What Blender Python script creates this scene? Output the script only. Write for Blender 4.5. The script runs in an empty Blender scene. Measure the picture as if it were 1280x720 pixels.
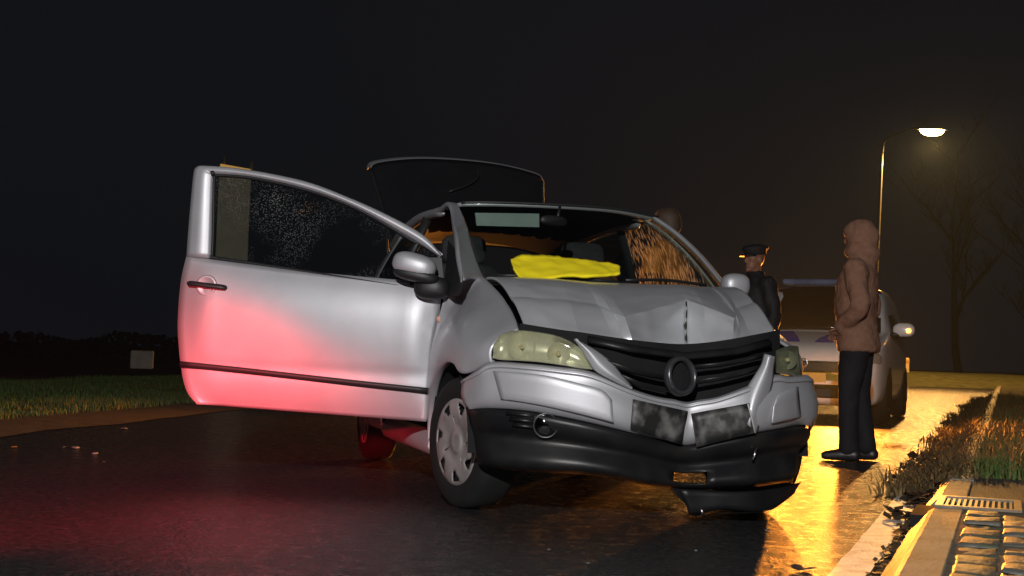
import bpy, bmesh, math, random
from mathutils import Vector, Matrix, noise
R = math.radians
random.seed(7)
SC = bpy.context.scene
COL = SC.collection

# ------------------------------------------------------------------ camera
F, CAM_H, Y0, ROLL = 1600.0, 0.68, 444.0, R(1.8)          # focal length in photo pixels, height, horizon row, roll
PITCH = math.atan((Y0 - 360) / F)
cd = bpy.data.cameras.new('camera'); cam = bpy.data.objects.new('camera', cd); COL.objects.link(cam)
cd.sensor_width = 36.0; cd.lens = F / 1280 * 36; cd.clip_start = 0.05; cd.clip_end = 3000
cam.matrix_world = Matrix.Translation((0, 0, CAM_H)) @ Matrix.Rotation(R(90) + PITCH, 4, 'X') @ Matrix.Rotation(ROLL, 4, 'Z')
SC.camera = cam
# ------------------------------------------------------------------ world (night) and lights
w = bpy.data.worlds.new('World'); SC.world = w; w.use_nodes = True
nt = w.node_tree; bg = nt.nodes['Background']
sky = nt.nodes.new('ShaderNodeTexSky'); sky.sky_type = 'NISHITA'; sky.sun_disc = False
sky.sun_elevation = R(-4); sky.sun_rotation = R(250); sky.dust_density = 3; sky.air_density = 1.0
mixn = nt.nodes.new('ShaderNodeMix'); mixn.data_type = 'RGBA'; mixn.inputs[0].default_value = 0.5
mixn.inputs[7].default_value = (0.085, 0.105, 0.155, 1)
nt.links.new(sky.outputs[0], mixn.inputs[6]); nt.links.new(mixn.outputs[2], bg.inputs[0])
bg.inputs[1].default_value = 0.085
SC.view_settings.view_transform = 'Standard'; SC.view_settings.look = 'None'
SC.view_settings.exposure = 0; SC.view_settings.gamma = 1
SC.render.engine = 'CYCLES'
SC.cycles.use_denoising = True; SC.cycles.max_bounces = 8; SC.cycles.transparent_max_bounces = 16
SC.cycles.sample_clamp_indirect = 4; SC.cycles.sample_clamp_direct = 30
SC.cycles.volume_step_rate = 4; SC.cycles.volume_bounces = 0

def spot(name, loc, target, power, col, cone, blend=0.4, radius=0.03):
    l = bpy.data.lights.new(name, 'SPOT'); l.energy = power; l.color = col
    l.spot_size = R(cone); l.spot_blend = blend; l.shadow_soft_size = radius
    o = bpy.data.objects.new(name, l); COL.objects.link(o); o.location = loc
    o.rotation_euler = (Vector(target) - Vector(loc)).to_track_quat('-Z', 'Y').to_euler()
    return o
FLASH_W, RED_W = 3200, 3300
spot('camera_flash', (-0.7, -3.0, 2.9), (0.0, 8, 0.9), FLASH_W, (1, 0.97, 0.95), 70, 0.8, 0.05)
spot('red_tail_light', (-2.1, 2.0, 0.95), (-1.75, 6.2, -0.06), RED_W * 0.85, (1, 0.012, 0.03), 33, 1.0, 0.06)
spot('red_tail_light', (-1.2, 2.0, 0.95), (-1.12, 6.2, -0.16), RED_W * 0.50, (1, 0.012, 0.03), 27, 1.0, 0.06)

# ------------------------------------------------------------------ pixel <-> place helpers
def ray(px, py):
    c, s = math.cos(ROLL), math.sin(ROLL); dx, dy = px - 640, py - 360
    u, v = dx * c + dy * s, -dx * s + dy * c
    cp, sp = math.cos(PITCH), math.sin(PITCH)
    return Vector((u / F, cp + v / F * sp, sp - v / F * cp))
EYE = Vector((0, 0, CAM_H))
def gnd(px, py, z=0.0):
    d = ray(px, py); return EYE + d * ((z - CAM_H) / d.z)
def at(px, py, Y):
    d = ray(px, py); return EYE + d * (Y / d.y)
CX, CY, TH = 0.495, 5.89, R(15.7)
CARM = Matrix.Translation((CX, CY, 0)) @ Matrix.Rotation(TH - R(90), 4, 'Z')
CARI = CARM.inverted()
def inv(px, py, **k):                                       # pixel -> car coordinates, one of x, y, z known
    (a, v), = k.items(); i = 'xyz'.index(a)
    o = CARI @ EYE; d = CARI.to_3x3() @ ray(px, py)
    return o + d * ((v - o[i]) / d[i])
def nose(y): return 0.72 - 0.37 * (min(abs(y), 0.9) / 0.82) ** 3
def FR(px, py, off=0.0):                                    # pixel -> point on the car's rounded front
    x = 0.55
    for _ in range(30):
        p = inv(px, py, x=x); x = 0.5 * x + 0.5 * (nose(p.y) + off)
    return inv(px, py, x=x)
# ------------------------------------------------------------------ materials
MATS = {}
def mat(name, col, rough=0.5, metal=0.0, spec=0.5, coat=0.0, emit=None, estr=0.0, var=0.0, vscale=8.0, bump=0.0, bscale=60.0, dirt=None, dscale=5.0, damt=0.5):
    if name in MATS: return MATS[name]
    m = bpy.data.materials.new(name); m.use_nodes = True; MATS[name] = m
    n = m.node_tree.nodes; l = m.node_tree.links; b = n['Principled BSDF']
    b.inputs['Base Color'].default_value = (*col, 1); b.inputs['Roughness'].default_value = rough
    b.inputs['Metallic'].default_value = metal; b.inputs['Specular IOR Level'].default_value = spec
    b.inputs['Coat Weight'].default_value = coat; b.inputs['Coat Roughness'].default_value = 0.08
    if emit: b.inputs['Emission Color'].default_value = (*emit, 1); b.inputs['Emission Strength'].default_value = estr
    tc = n.new('ShaderNodeTexCoord')
    if var or dirt:
        t = n.new('ShaderNodeTexNoise'); t.inputs['Scale'].default_value = dscale if dirt else vscale; t.inputs['Detail'].default_value = 6
        l.new(tc.outputs['Object'], t.inputs['Vector'])
        r = n.new('ShaderNodeValToRGB'); l.new(t.outputs[0], r.inputs[0])
        if dirt:
            r.color_ramp.elements[0].position = 0.5 - 0.2 * damt; r.color_ramp.elements[1].position = 0.72
            r.color_ramp.elements[0].color = (*col, 1); r.color_ramp.elements[1].color = (*dirt, 1)
        else:
            r.color_ramp.elements[0].position = 0.3; r.color_ramp.elements[1].position = 0.7
            r.color_ramp.elements[0].color = (*[c * (1 - var) for c in col], 1); r.color_ramp.elements[1].color = (*[min(1, c * (1 + var)) for c in col], 1)
        l.new(r.outputs[0], b.inputs['Base Color'])
    if bump:
        t2 = n.new('ShaderNodeTexNoise'); t2.inputs['Scale'].default_value = bscale; t2.inputs['Detail'].default_value = 5
        l.new(tc.outputs['Object'], t2.inputs['Vector'])
        bp = n.new('ShaderNodeBump'); bp.inputs['Strength'].default_value = bump; bp.inputs['Distance'].default_value = 0.01
        l.new(t2.outputs[0], bp.inputs['Height']); l.new(bp.outputs[0], b.inputs['Normal'])
    return m
def glass(name, tint, wet=0.0, gloss=0.10, wcol=(0.6, 0.62, 0.6), wscale=160.0, lo=0.5, stretch=1.0, edge=0.42):
    """thin pane: clear straight through, a Fresnel sheen, and rain drops that catch the light"""
    m = bpy.data.materials.new(name); m.use_nodes = True; MATS[name] = m
    n = m.node_tree.nodes; l = m.node_tree.links; n.remove(n['Principled BSDF']); out = n['Material Output']
    tr = n.new('ShaderNodeBsdfTransparent'); tr.inputs[0].default_value = (*tint, 1)
    gl = n.new('ShaderNodeBsdfGlossy'); gl.inputs['Roughness'].default_value = 0.06
    lw = n.new('ShaderNodeLayerWeight'); lw.inputs[0].default_value = 0.5
    pw = n.new('ShaderNodeMath'); pw.operation = 'POWER'; l.new(lw.outputs['Facing'], pw.inputs[0]); pw.inputs[1].default_value = 4.0
    fr = n.new('ShaderNodeMath'); fr.operation = 'MULTIPLY_ADD'; l.new(pw.outputs[0], fr.inputs[0]); fr.inputs[1].default_value = 0.8; fr.inputs[2].default_value = 0.05
    mx = n.new('ShaderNodeMixShader'); l.new(fr.outputs[0], mx.inputs[0]); l.new(tr.outputs[0], mx.inputs[1]); l.new(gl.outputs[0], mx.inputs[2])
    last = mx
    if wet:
        tc = n.new('ShaderNodeTexCoord')
        v = n.new('ShaderNodeTexVoronoi'); v.inputs['Scale'].default_value = wscale
        mp_ = n.new('ShaderNodeMapping'); mp_.inputs['Scale'].default_value = (1, 1, stretch); l.new(tc.outputs['Object'], mp_.inputs['Vector']); l.new(mp_.outputs[0], v.inputs['Vector'])
        r = n.new('ShaderNodeValToRGB'); r.color_ramp.elements[0].position = 0.18; r.color_ramp.elements[0].color = (1, 1, 1, 1)
        r.color_ramp.elements[1].position = edge; r.color_ramp.elements[1].color = (0, 0, 0, 1); l.new(v.outputs['Distance'], r.inputs[0])
        t = n.new('ShaderNodeTexNoise'); t.inputs['Scale'].default_value = 3.2; t.inputs['Detail'].default_value = 4; l.new(tc.outputs['Object'], t.inputs['Vector'])
        r2 = n.new('ShaderNodeValToRGB'); r2.color_ramp.elements[0].position = lo; r2.color_ramp.elements[1].position = lo + 0.2; l.new(t.outputs[0], r2.inputs[0])
        mu = n.new('ShaderNodeMath'); mu.operation = 'MULTIPLY'; l.new(r.outputs[0], mu.inputs[0]); l.new(r2.outputs[0], mu.inputs[1])
        m2 = n.new('ShaderNodeMath'); m2.operation = 'MULTIPLY'; m2.inputs[1].default_value = wet; l.new(mu.outputs[0], m2.inputs[0])
        df = n.new('ShaderNodeBsdfDiffuse'); df.inputs[0].default_value = (*wcol, 1)
        tl = n.new('ShaderNodeBsdfTranslucent'); tl.inputs[0].default_value = (*wcol, 1)
        ad = n.new('ShaderNodeMixShader'); ad.inputs[0].default_value = 0.6; l.new(df.outputs[0], ad.inputs[1]); l.new(tl.outputs[0], ad.inputs[2])
        mm = n.new('ShaderNodeMixShader'); l.new(m2.outputs[0], mm.inputs[0]); l.new(mx.outputs[0], mm.inputs[1]); l.new(ad.outputs[0], mm.inputs[2])
        last = mm
    l.new(last.outputs[0], out.inputs[0])
    return m
def emitter(name, col, s):
    m = bpy.data.materials.new(name); m.use_nodes = True; b = m.node_tree.nodes['Principled BSDF']
    b.inputs['Base Color'].default_value = (*col, 1); b.inputs['Emission Color'].default_value = (*col, 1); b.inputs['Emission Strength'].default_value = s
    MATS[name] = m; return m

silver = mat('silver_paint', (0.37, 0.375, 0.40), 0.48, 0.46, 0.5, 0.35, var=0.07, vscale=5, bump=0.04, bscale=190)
hoodlit = mat('hood_paint', (0.52, 0.535, 0.56), 0.34, 0.5, 0.5, 0.5, var=0.06, vscale=5, bump=0.02, bscale=160)  # brighter copy of the body silver, light on the bonnet put into colour
plastic = mat('black_plastic', (0.006, 0.006, 0.007), 0.38, 0, 0.25, bump=0.05, bscale=300, dirt=(0.014, 0.0135, 0.013), dscale=7)
matte = mat('matte_black', (0.008, 0.008, 0.009), 0.85, 0, 0.2, var=0.2)
trim = mat('rubber_trim', (0.012, 0.012, 0.013), 0.5, 0, 0.4, var=0.2)
chrome = mat('worn_chrome', (0.6, 0.6, 0.62), 0.2, 1.0, var=0.1)
plate = mat('plate_holder', (0.012, 0.012, 0.012), 0.5, 0, 0.4, bump=0.1, bscale=60, dirt=(0.12, 0.12, 0.115), dscale=14, damt=0.2)
tyre_m = mat('tyre_rubber', (0.007, 0.007, 0.007), 0.8, 0, 0.3, var=0.3, bump=0.1, bscale=90)
hub_m = mat('hubcap_grey', (0.30, 0.285, 0.285), 0.45, 0.3, 0.4, dirt=(0.17, 0.15, 0.14), dscale=9)
reflector_m = mat('lamp_reflector', (0.56, 0.57, 0.49), 0.30, 0.5, 0.5, var=0.10, vscale=14)
cabin_m = mat('cabin_fabric', (0.022, 0.022, 0.024), 0.9, 0, 0.2, var=0.3, vscale=30, bump=0.1, bscale=200)
visor_m = mat('sun_visor_vinyl', (0.16, 0.21, 0.19), 0.6, var=0.1)
skin_m = mat('skin', (0.20, 0.095, 0.055), 0.55, var=0.08, vscale=20)
yellow_m = mat('yellow_fabric', (0.80, 0.66, 0.012), 0.8, 0, 0.2, var=0.05, vscale=12, bump=0.08, bscale=120)
wind_g = glass('windscreen_glass', (0.80, 0.86, 0.83), 0.05, lo=0.55)
door_g = glass('door_glass', (0.62, 0.68, 0.66), 0.5, wcol=(0.5, 0.55, 0.55), wscale=130, lo=0.50)
wet_g = glass('wet_side_glass', (0.7, 0.72, 0.7), 0.8, wcol=(0.9, 0.85, 0.75), wscale=48, lo=0.22, stretch=0.22, edge=0.62)
lens_g = glass('lamp_lens', (0.96, 0.96, 0.90), 0.22, wcol=(0.6, 0.61, 0.52), wscale=220, lo=0.2)
dark_g = glass('dark_glass', (0.10, 0.11, 0.11))

# ------------------------------------------------------------------ mesh helpers
def link(name, me, m, parent=None, smooth=True):
    if m is not None: me.materials.append(m)
    if smooth:
        for p in me.polygons: p.use_smooth = True
    o = bpy.data.objects.new(name, me); COL.objects.link(o)
    if parent is not None: o.parent = parent
    return o
def obj(name, vf, m, parent=None, smooth=True):
    v, f = vf; me = bpy.data.meshes.new(name); me.from_pydata([tuple(a) for a in v], [], f); me.validate(); me.update()
    return link(name, me, m, parent, smooth)
def bobj(name, bm, m, parent=None, smooth=True):
    bmesh.ops.recalc_face_normals(bm, faces=bm.faces[:])
    me = bpy.data.meshes.new(name); bm.to_mesh(me); bm.free(); return link(name, me, m, parent, smooth)
def empty(name, loc=(0, 0, 0), rz=0, label=None, cat=None, group=None, parent=None):
    o = bpy.data.objects.new(name, None); COL.objects.link(o); o.location = loc; o.rotation_euler = (0, 0, rz); o.empty_display_size = 0.2
    if parent is not None: o.parent = parent
    if label: tag(o, label, cat, group)
    return o
def tag(o, label=None, cat=None, group=None, kind=None):
    if label: o['label'] = label
    if cat: o['category'] = cat
    if group: o['group'] = group
    if kind: o['kind'] = kind
    return o
def crs(pts, n):                                            # Catmull-Rom through points, n samples a span
    pts = [Vector(p) for p in pts]
    if len(pts) == 2: return [pts[0].lerp(pts[1], i / n) for i in range(n + 1)]
    q = [pts[0] * 2 - pts[1]] + pts + [pts[-1] * 2 - pts[-2]]; out = []
    for i in range(1, len(q) - 2):
        a, b, c, d = q[i - 1], q[i], q[i + 1], q[i + 2]
        for k in range(n):
            t = k / n
            out.append(0.5 * ((2 * b) + (c - a) * t + (2 * a - 5 * b + 4 * c - d) * t * t + (3 * b - a - 3 * c + d) * t ** 3))
    out.append(pts[-1]); return out
def grid(rows):
    nr, nc = len(rows), len(rows[0]); v = [p for r in rows for p in r]
    f = [(i * nc + j, i * nc + j + 1, (i + 1) * nc + j + 1, (i + 1) * nc + j) for i in range(nr - 1) for j in range(nc - 1)]
    return v, f
def patch(rows, nu=4, nv=4):
    fine = [crs(r, nu) for r in rows]
    cols = [crs([r[j] for r in fine], nv) for j in range(len(fine[0]))]
    return grid([[c[i] for c in cols] for i in range(len(cols[0]))])
def solid(o, t, off=-1.0, mid=(-1.2, 0, 0.62)):
    me = o.data; q = Vector(mid)
    if sum((p.center - q).dot(p.normal) * p.area for p in me.polygons) < 0: me.flip_normals()      # outside faces outwards
    m = o.modifiers.new('thickness', 'SOLIDIFY'); m.thickness = t; m.offset = off; m.use_even_offset = False; return o
def bev(o, wd, seg=2):
    m = o.modifiers.new('bevel', 'BEVEL'); m.width = wd; m.segments = seg; m.limit_method = 'ANGLE'; m.angle_limit = R(40); return o
def flip(rows): return [[(p[0], -p[1], p[2]) for p in r] for r in rows]
def box(bm, c, s, rot=None):
    M = Matrix.Translation(c) @ (rot.to_4x4() if rot else Matrix.Identity(4)) @ Matrix.Diagonal((*s, 1))
    return bmesh.ops.create_cube(bm, size=1, matrix=M)
def boxo(name, c, s, m, parent=None, b=0.0, rot=None):
    bm = bmesh.new(); box(bm, c, s, rot); o = bobj(name, bm, m, parent, smooth=False)
    if b: bev(o, b, 3)
    return o
def tube(pts, rad, seg=10, cap=True):
    pts = [Vector(p) for p in pts]; n = len(pts); rad = rad if isinstance(rad, (list, tuple)) else [rad] * n
    v, f = [], []; ref = None
    for i, p in enumerate(pts):
        d = (pts[min(i + 1, n - 1)] - pts[max(i - 1, 0)]).normalized()
        if ref is None: ref = d.orthogonal()
        a = (ref - d * ref.dot(d)).normalized(); ref = a; b = d.cross(a); r = rad[i]
        r1, r2 = r if isinstance(r, (tuple, list)) else (r, r)
        for k in range(seg):
            t = 2 * math.pi * k / seg; v.append(p + a * math.cos(t) * r1 + b * math.sin(t) * r2)
    for i in range(n - 1):
        for k in range(seg):
            k2 = (k + 1) % seg; f.append((i * seg + k, i * seg + k2, (i + 1) * seg + k2, (i + 1) * seg + k))
    if cap: f.append(tuple(reversed(range(seg)))); f.append(tuple((n - 1) * seg + k for k in range(seg)))
    return v, f
def lathe(prof, seg=48, axis='Y', closed=False):            # profile of (radius, axial)
    v, f = [], []; n = len(prof)
    for k in range(seg):
        t = 2 * math.pi * k / seg
        for r, a in prof: v.append((r * math.cos(t), a, r * math.sin(t)) if axis == 'Y' else (r * math.cos(t), r * math.sin(t), a))
    m = n if closed else n - 1
    for k in range(seg):
        k2 = (k + 1) % seg
        for i in range(m): j = (i + 1) % n; f.append((k * n + i, k * n + j, k2 * n + j, k2 * n + i))
    return v, f
def join(*vfs):
    V, Fc = [], []
    for v, f in vfs:
        o = len(V); V += [Vector(p) for p in v]; Fc += [tuple(i + o for i in q) for q in f]
    return V, Fc
def xf(vf, M): return [M @ Vector(p) for p in vf[0]], vf[1]

# ================================================================== THE SETTING
def line_pt(p, d, s): return (p[0] + d[0] * s, p[1] + d[1] * s)
KD = Vector((0.361, 0.9325)).normalized(); KN = Vector((KD.y, -KD.x))          # along the kerb, and away from the road
K0 = Vector((1.24, 4.21))
def kp(s, n, z): q = K0 + KD * s + KN * n; return Vector((q.x, q.y, z))       # s along the kerb, n away from the road
LD = Vector((0.134, 0.99)).normalized(); LN = Vector((-LD.y, LD.x)); L0 = Vector((-3.75, 9.3))
def lp(s, n, z): q = L0 + LD * s + LN * n; return Vector((q.x, q.y, z))

# wet asphalt
asph = bpy.data.materials.new('wet_asphalt'); asph.use_nodes = True
n = asph.node_tree.nodes; l = asph.node_tree.links; b = n['Principled BSDF']
tc = n.new('ShaderNodeTexCoord')
t1 = n.new('ShaderNodeTexNoise'); t1.inputs['Scale'].default_value = 13; t1.inputs['Detail'].default_value = 9; t1.inputs['Roughness'].default_value = 0.7; l.new(tc.outputs['Object'], t1.inputs['Vector'])
t2 = n.new('ShaderNodeTexVoronoi'); t2.inputs['Scale'].default_value = 75; l.new(tc.outputs['Object'], t2.inputs['Vector'])
t3 = n.new('ShaderNodeTexNoise'); t3.inputs['Scale'].default_value = 38; t3.inputs['Detail'].default_value = 6; l.new(tc.outputs['Object'], t3.inputs['Vector'])
r1 = n.new('ShaderNodeMapRange'); r1.inputs[1].default_value = 0.38; r1.inputs[2].default_value = 0.62; r1.inputs[3].default_value = 0.10; r1.inputs[4].default_value = 0.32
l.new(t1.outputs[0], r1.inputs[0]); l.new(r1.outputs[0], b.inputs['Roughness'])
cr = n.new('ShaderNodeValToRGB'); cr.color_ramp.elements[0].color = (0.010, 0.010, 0.0105, 1); cr.color_ramp.elements[1].color = (0.040, 0.039, 0.038, 1)
cr.color_ramp.elements[0].position = 0.35; cr.color_ramp.elements[1].position = 0.75; l.new(t3.outputs[0], cr.inputs[0]); l.new(cr.outputs[0], b.inputs['Base Color'])
ad0 = n.new('ShaderNodeMath'); ad0.operation = 'ADD'; l.new(t2.outputs['Distance'], ad0.inputs[0]); l.new(t3.outputs[0], ad0.inputs[1])
ad = n.new('ShaderNodeMath'); ad.operation = 'MULTIPLY_ADD'; l.new(t1.outputs[0], ad.inputs[0]); ad.inputs[1].default_value = 2.2; l.new(ad0.outputs[0], ad.inputs[2])
bp = n.new('ShaderNodeBump'); bp.inputs['Strength'].default_value = 0.8; bp.inputs['Distance'].default_value = 0.006
l.new(ad.outputs[0], bp.inputs['Height']); l.new(bp.outputs[0], b.inputs['Normal']); b.inputs['Specular IOR Level'].default_value = 0.5

soil = mat('dark_soil', (0.035, 0.03, 0.022), 0.95, 0, 0.2, var=0.5, vscale=1.5, bump=0.4, bscale=12)
verge_m = mat('verge_soil', (0.045, 0.05, 0.022), 0.95, 0, 0.2, var=0.5, vscale=3, bump=0.5, bscale=25)
dirt_m = mat('wet_dirt', (0.075, 0.058, 0.042), 0.6, 0, 0.4, var=0.4, vscale=5, bump=0.5, bscale=35)

ground = tag(obj('ground', grid([[(-600, -60, -0.75), (600, -60, -0.75)], [(-600, 900, -0.75), (600, 900, -0.75)]]), soil, smooth=False), kind='structure')
# the road, from behind the camera to the junction in the distance
road_v = []
SS = [-18, -8, 0, 5, 10, 20, 30, 38]
rows = []
for s in SS:
    a = lp(s, 0, 0); bq = kp(min(s * 1.02 + 5, 49), 0.02, 0)
    rows.append([a.lerp(bq, i / 24) for i in range(25)])
road = tag(obj('road', grid(rows), asph), kind='structure')
# strip of wet dirt at the left edge
rows = []
for i in range(120):
    s = -18 + i * 0.5
    e = 0.12 * noise.noise(Vector((s * 0.9, 0, 0)))
    rows.append([lp(s, -0.25 + e, 0.004), lp(s, 0.1 + e, 0.022), lp(s, 0.75 + 2 * e, 0.03), lp(s, 1.0, 0.01)])
tag(obj('dirt_strip', grid(rows), dirt_m), kind='structure')
# left verge with a ditch behind it
rows = []
for i in range(90):
    s = -18 + i * 0.75; r = []
    for nn, z in ((0.45, 0.0), (0.8, 0.035), (1.6, 0.05), (3, 0.06), (4.6, 0.05), (5.6, 0.0), (6.6, -0.45), (7.6, -0.8)):
        p = lp(s, nn, z); p.z += 0.03 * noise.noise(p * 0.8); r.append(p)
    rows.append(r)
tag(obj('grass_verge', grid(rows), verge_m), kind='structure')
# far bank beyond the junction
rows = []
A0, A1 = Vector((-8, 41.5)), Vector((60, 60.5))
far_d = (A1 - A0).normalized(); far_n = Vector((-far_d.y, far_d.x))
for i in range(70):
    q = A0 + far_d * i; r = []
    for nn, z in ((-0.3, -0.05), (0.4, 0.06), (2, 0.2), (5, 0.42), (9, 0.52), (14, 0.5), (22, -0.8)):
        p = Vector((q.x + far_n.x * nn, q.y + far_n.y * nn, z)); p.z += 0.05 * noise.noise(p * 0.5); r.append(p)
    rows.append(r)
tag(obj('far_bank', grid(rows), verge_m), kind='structure')
rows = []
for s, w0 in ((42, 0), (49, 0)):
    rows.append([kp(s - 8, -16, -0.003), kp(s + 8, 30, -0.003)])
tag(obj('side_road', grid([[(-3, 36, -0.012), (14, 40, -0.012), (60, 52, -0.012)], [(-8, 42.2, -0.012), (14, 48.2, -0.012), (60, 61.0, -0.012)]]), asph, smooth=False), kind='structure')
# right: kerb of separate stones, a slab strip behind it, setts, gully grate, grass
conc = mat('kerb_concrete', (0.20, 0.175, 0.14), 0.55, 0, 0.4, bump=0.5, bscale=70, dirt=(0.085, 0.07, 0.055), dscale=7)
slabm = mat('wet_slab', (0.17, 0.15, 0.13), 0.45, 0, 0.45, bump=0.25, bscale=60, dirt=(0.10, 0.09, 0.075), dscale=6)
kerb = tag(empty('kerb'), kind='structure')
kb_v = []
def prism(prof, s0, s1):                                     # kerb cross-section swept along the kerb
    v = [kp(s0, nn, z) for nn, z in prof] + [kp(s1, nn, z) for nn, z in prof]; k = len(prof)
    f = [(i, (i + 1) % k, (i + 1) % k + k, i + k) for i in range(k)] + [tuple(reversed(range(k))), tuple(range(k, 2 * k))]
    return v, f
prof = [(0, -0.1), (0, 0.012), (0.085, 0.108), (0.105, 0.12), (0.215, 0.122), (0.215, -0.1)]
for s0 in [1.12 - k for k in range(1, 8)] + [1.58 + k for k in range(44)]:
    dz = random.uniform(-0.004, 0.004); dn = random.uniform(-0.005, 0.005)
    bev(obj('kerb_stone', prism([(a + dn, z + dz) for a, z in prof], s0 + 0.005, s0 + 0.992), conc, kerb, smooth=False), 0.006)
pav = tag(obj('pavement', grid([[kp(-7, 0.2, 0.1185), kp(-7, 4.5, 0.1185)], [kp(1.685, 0.2, 0.1185), kp(1.685, 4.5, 0.1185)]]), mat('joint_sand', (0.06, 0.055, 0.035), 0.9, var=0.5, vscale=20, bump=0.5, bscale=60), smooth=False), kind='structure')
sett_mats = [mat('sett_a', (0.10, 0.097, 0.085), 0.55, 0, 0.4, bump=0.5, bscale=45, dirt=(0.05, 0.065, 0.033), dscale=12),
             mat('sett_b', (0.125, 0.115, 0.095), 0.5, 0, 0.4, bump=0.5, bscale=45, dirt=(0.06, 0.055, 0.04), dscale=10),
             mat('sett_c', (0.08, 0.08, 0.073), 0.5, 0, 0.4, bump=0.5, bscale=45, dirt=(0.045, 0.06, 0.03), dscale=11)]
def sett(w_, l_, h_, sd):
    rnd = random.Random(sd); bm = bmesh.new(); bmesh.ops.create_cube(bm, size=1, matrix=Matrix.Diagonal((w_, l_, h_, 1)))
    for vv in bm.verts: vv.co += Vector((rnd.uniform(-1, 1) * 0.006, rnd.uniform(-1, 1) * 0.008, rnd.uniform(-1, 1) * 0.004))
    bmesh.ops.bevel(bm, geom=[e for e in bm.edges], offset=0.008, segments=1, affect='EDGES')
    bmesh.ops.subdivide_edges(bm, edges=[e for e in bm.edges if e.calc_length() > 0.08], cuts=2, use_grid_fill=True)
    for vv in bm.verts: vv.co.z += rnd.uniform(-1, 1) * 0.0025
    me = bpy.data.meshes.new('sett'); bm.to_mesh(me); bm.free(); me.materials.append(sett_mats[sd % 3])
    for p_ in me.polygons: p_.use_smooth = True
    return me
setts = [sett(0.127, 0.212, 0.06, k) for k in range(9)]
ang = math.atan2(KD.y, KD.x) - R(90)
cnt = 0
for row in range(7):
    for k in range(24):
        s = -3.4 + k * 0.217 + (0.108 if row % 2 else 0) + random.uniform(-0.008, 0.008); nn = 0.225 + 0.065 + row * 0.132
        if s > 1.03 and nn < 0.50: continue
        if s > 1.6: continue
        o = bpy.data.objects.new('sett', random.choice(setts)); COL.objects.link(o); o.parent = pav
        o.location = kp(s, nn, 0.094 + random.uniform(-0.006, 0.007)); o.rotation_euler = (random.uniform(-.03, .03), random.uniform(-.03, .03), ang + random.uniform(-.03, .03))
# apron from the gully to the grass, shadow there put into its dark colour
tag(obj('apron', grid([[kp(1.68, 0.216, 0.108), kp(1.68, 4.5, 0.108)], [kp(3.05, 0.216, 0.108), kp(3.05, 4.5, 0.108)]]), mat('apron_asphalt', (0.05, 0.045, 0.042), 0.6, 0, 0.4, var=0.3, vscale=30, bump=0.4, bscale=80), smooth=False), kind='structure')
gr = empty('gully_grate', kp(1.35, 0.265, 0.112), ang, 'cast iron gully grate with pale bars set behind the kerb', 'drain grate')
iron = mat('worn_iron', (0.13, 0.10, 0.07), 0.42, 0.6, 0.5, var=0.3, vscale=20)
bm = bmesh.new()
for sx, sy, px_, py_ in ((0.33, 0.03, 0, 0.205), (0.33, 0.03, 0, -0.205), (0.03, 0.38, 0.15, 0), (0.03, 0.38, -0.15, 0)): box(bm, (px_, py_, 0.002), (sx, sy, 0.03))
bobj('frame', bm, iron, gr, smooth=False)
boxo('pit', (0, 0, -0.08), (0.32, 0.42, 0.09), matte, gr)
for k in range(12): boxo('bar', (-0.124 + k * 0.0225, 0, 0.0), (0.011, 0.38, 0.022), iron, gr)
boxo('mouth', (-0.21, 0, -0.07), (0.10, 0.42, 0.08), matte, gr)
# right verge
rows = []
for i in range(60):
    s = 2.95 + i * 0.8; r = []
    for nn, z in ((0.21, 0.10), (0.5, 0.115), (1, 0.14), (2, 0.16), (4, 0.18), (8, 0.2), (14, -0.7)):
        p = kp(min(s, 47.5), nn, z); p.z += 0.02 * noise.noise(p * 1.3); r.append(p)
    rows.append(r)
tag(obj('right_verge', grid(rows), verge_m), kind='structure')
# painted edge line
paint = mat('road_paint', (0.62, 0.60, 0.54), 0.4, 0, 0.5, bump=0.4, bscale=70, dirt=(0.22, 0.21, 0.19), dscale=13, damt=0.4)
rows = []
for i in range(70):
    s = -6.5 + i * 0.138; e = 0.010 * noise.noise(Vector((s * 6, 3, 0)))
    rows.append([kp(s, -0.165 + e, 0.004), kp(s, -0.045 + 0.012 * noise.noise(Vector((s * 7, 9, 0))), 0.004)])
tag(obj('edge_line', grid(rows), paint, smooth=False), kind='structure')

# ================================================================== THE CRASHED CAR
car = empty('crashed_car', (CX, CY, 0), TH - R(90), 'silver hatchback with crumpled bonnet, open passenger door and raised tailgate', 'car')
def PX(lst, **k): return [inv(*p, **k) for p in lst]

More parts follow.
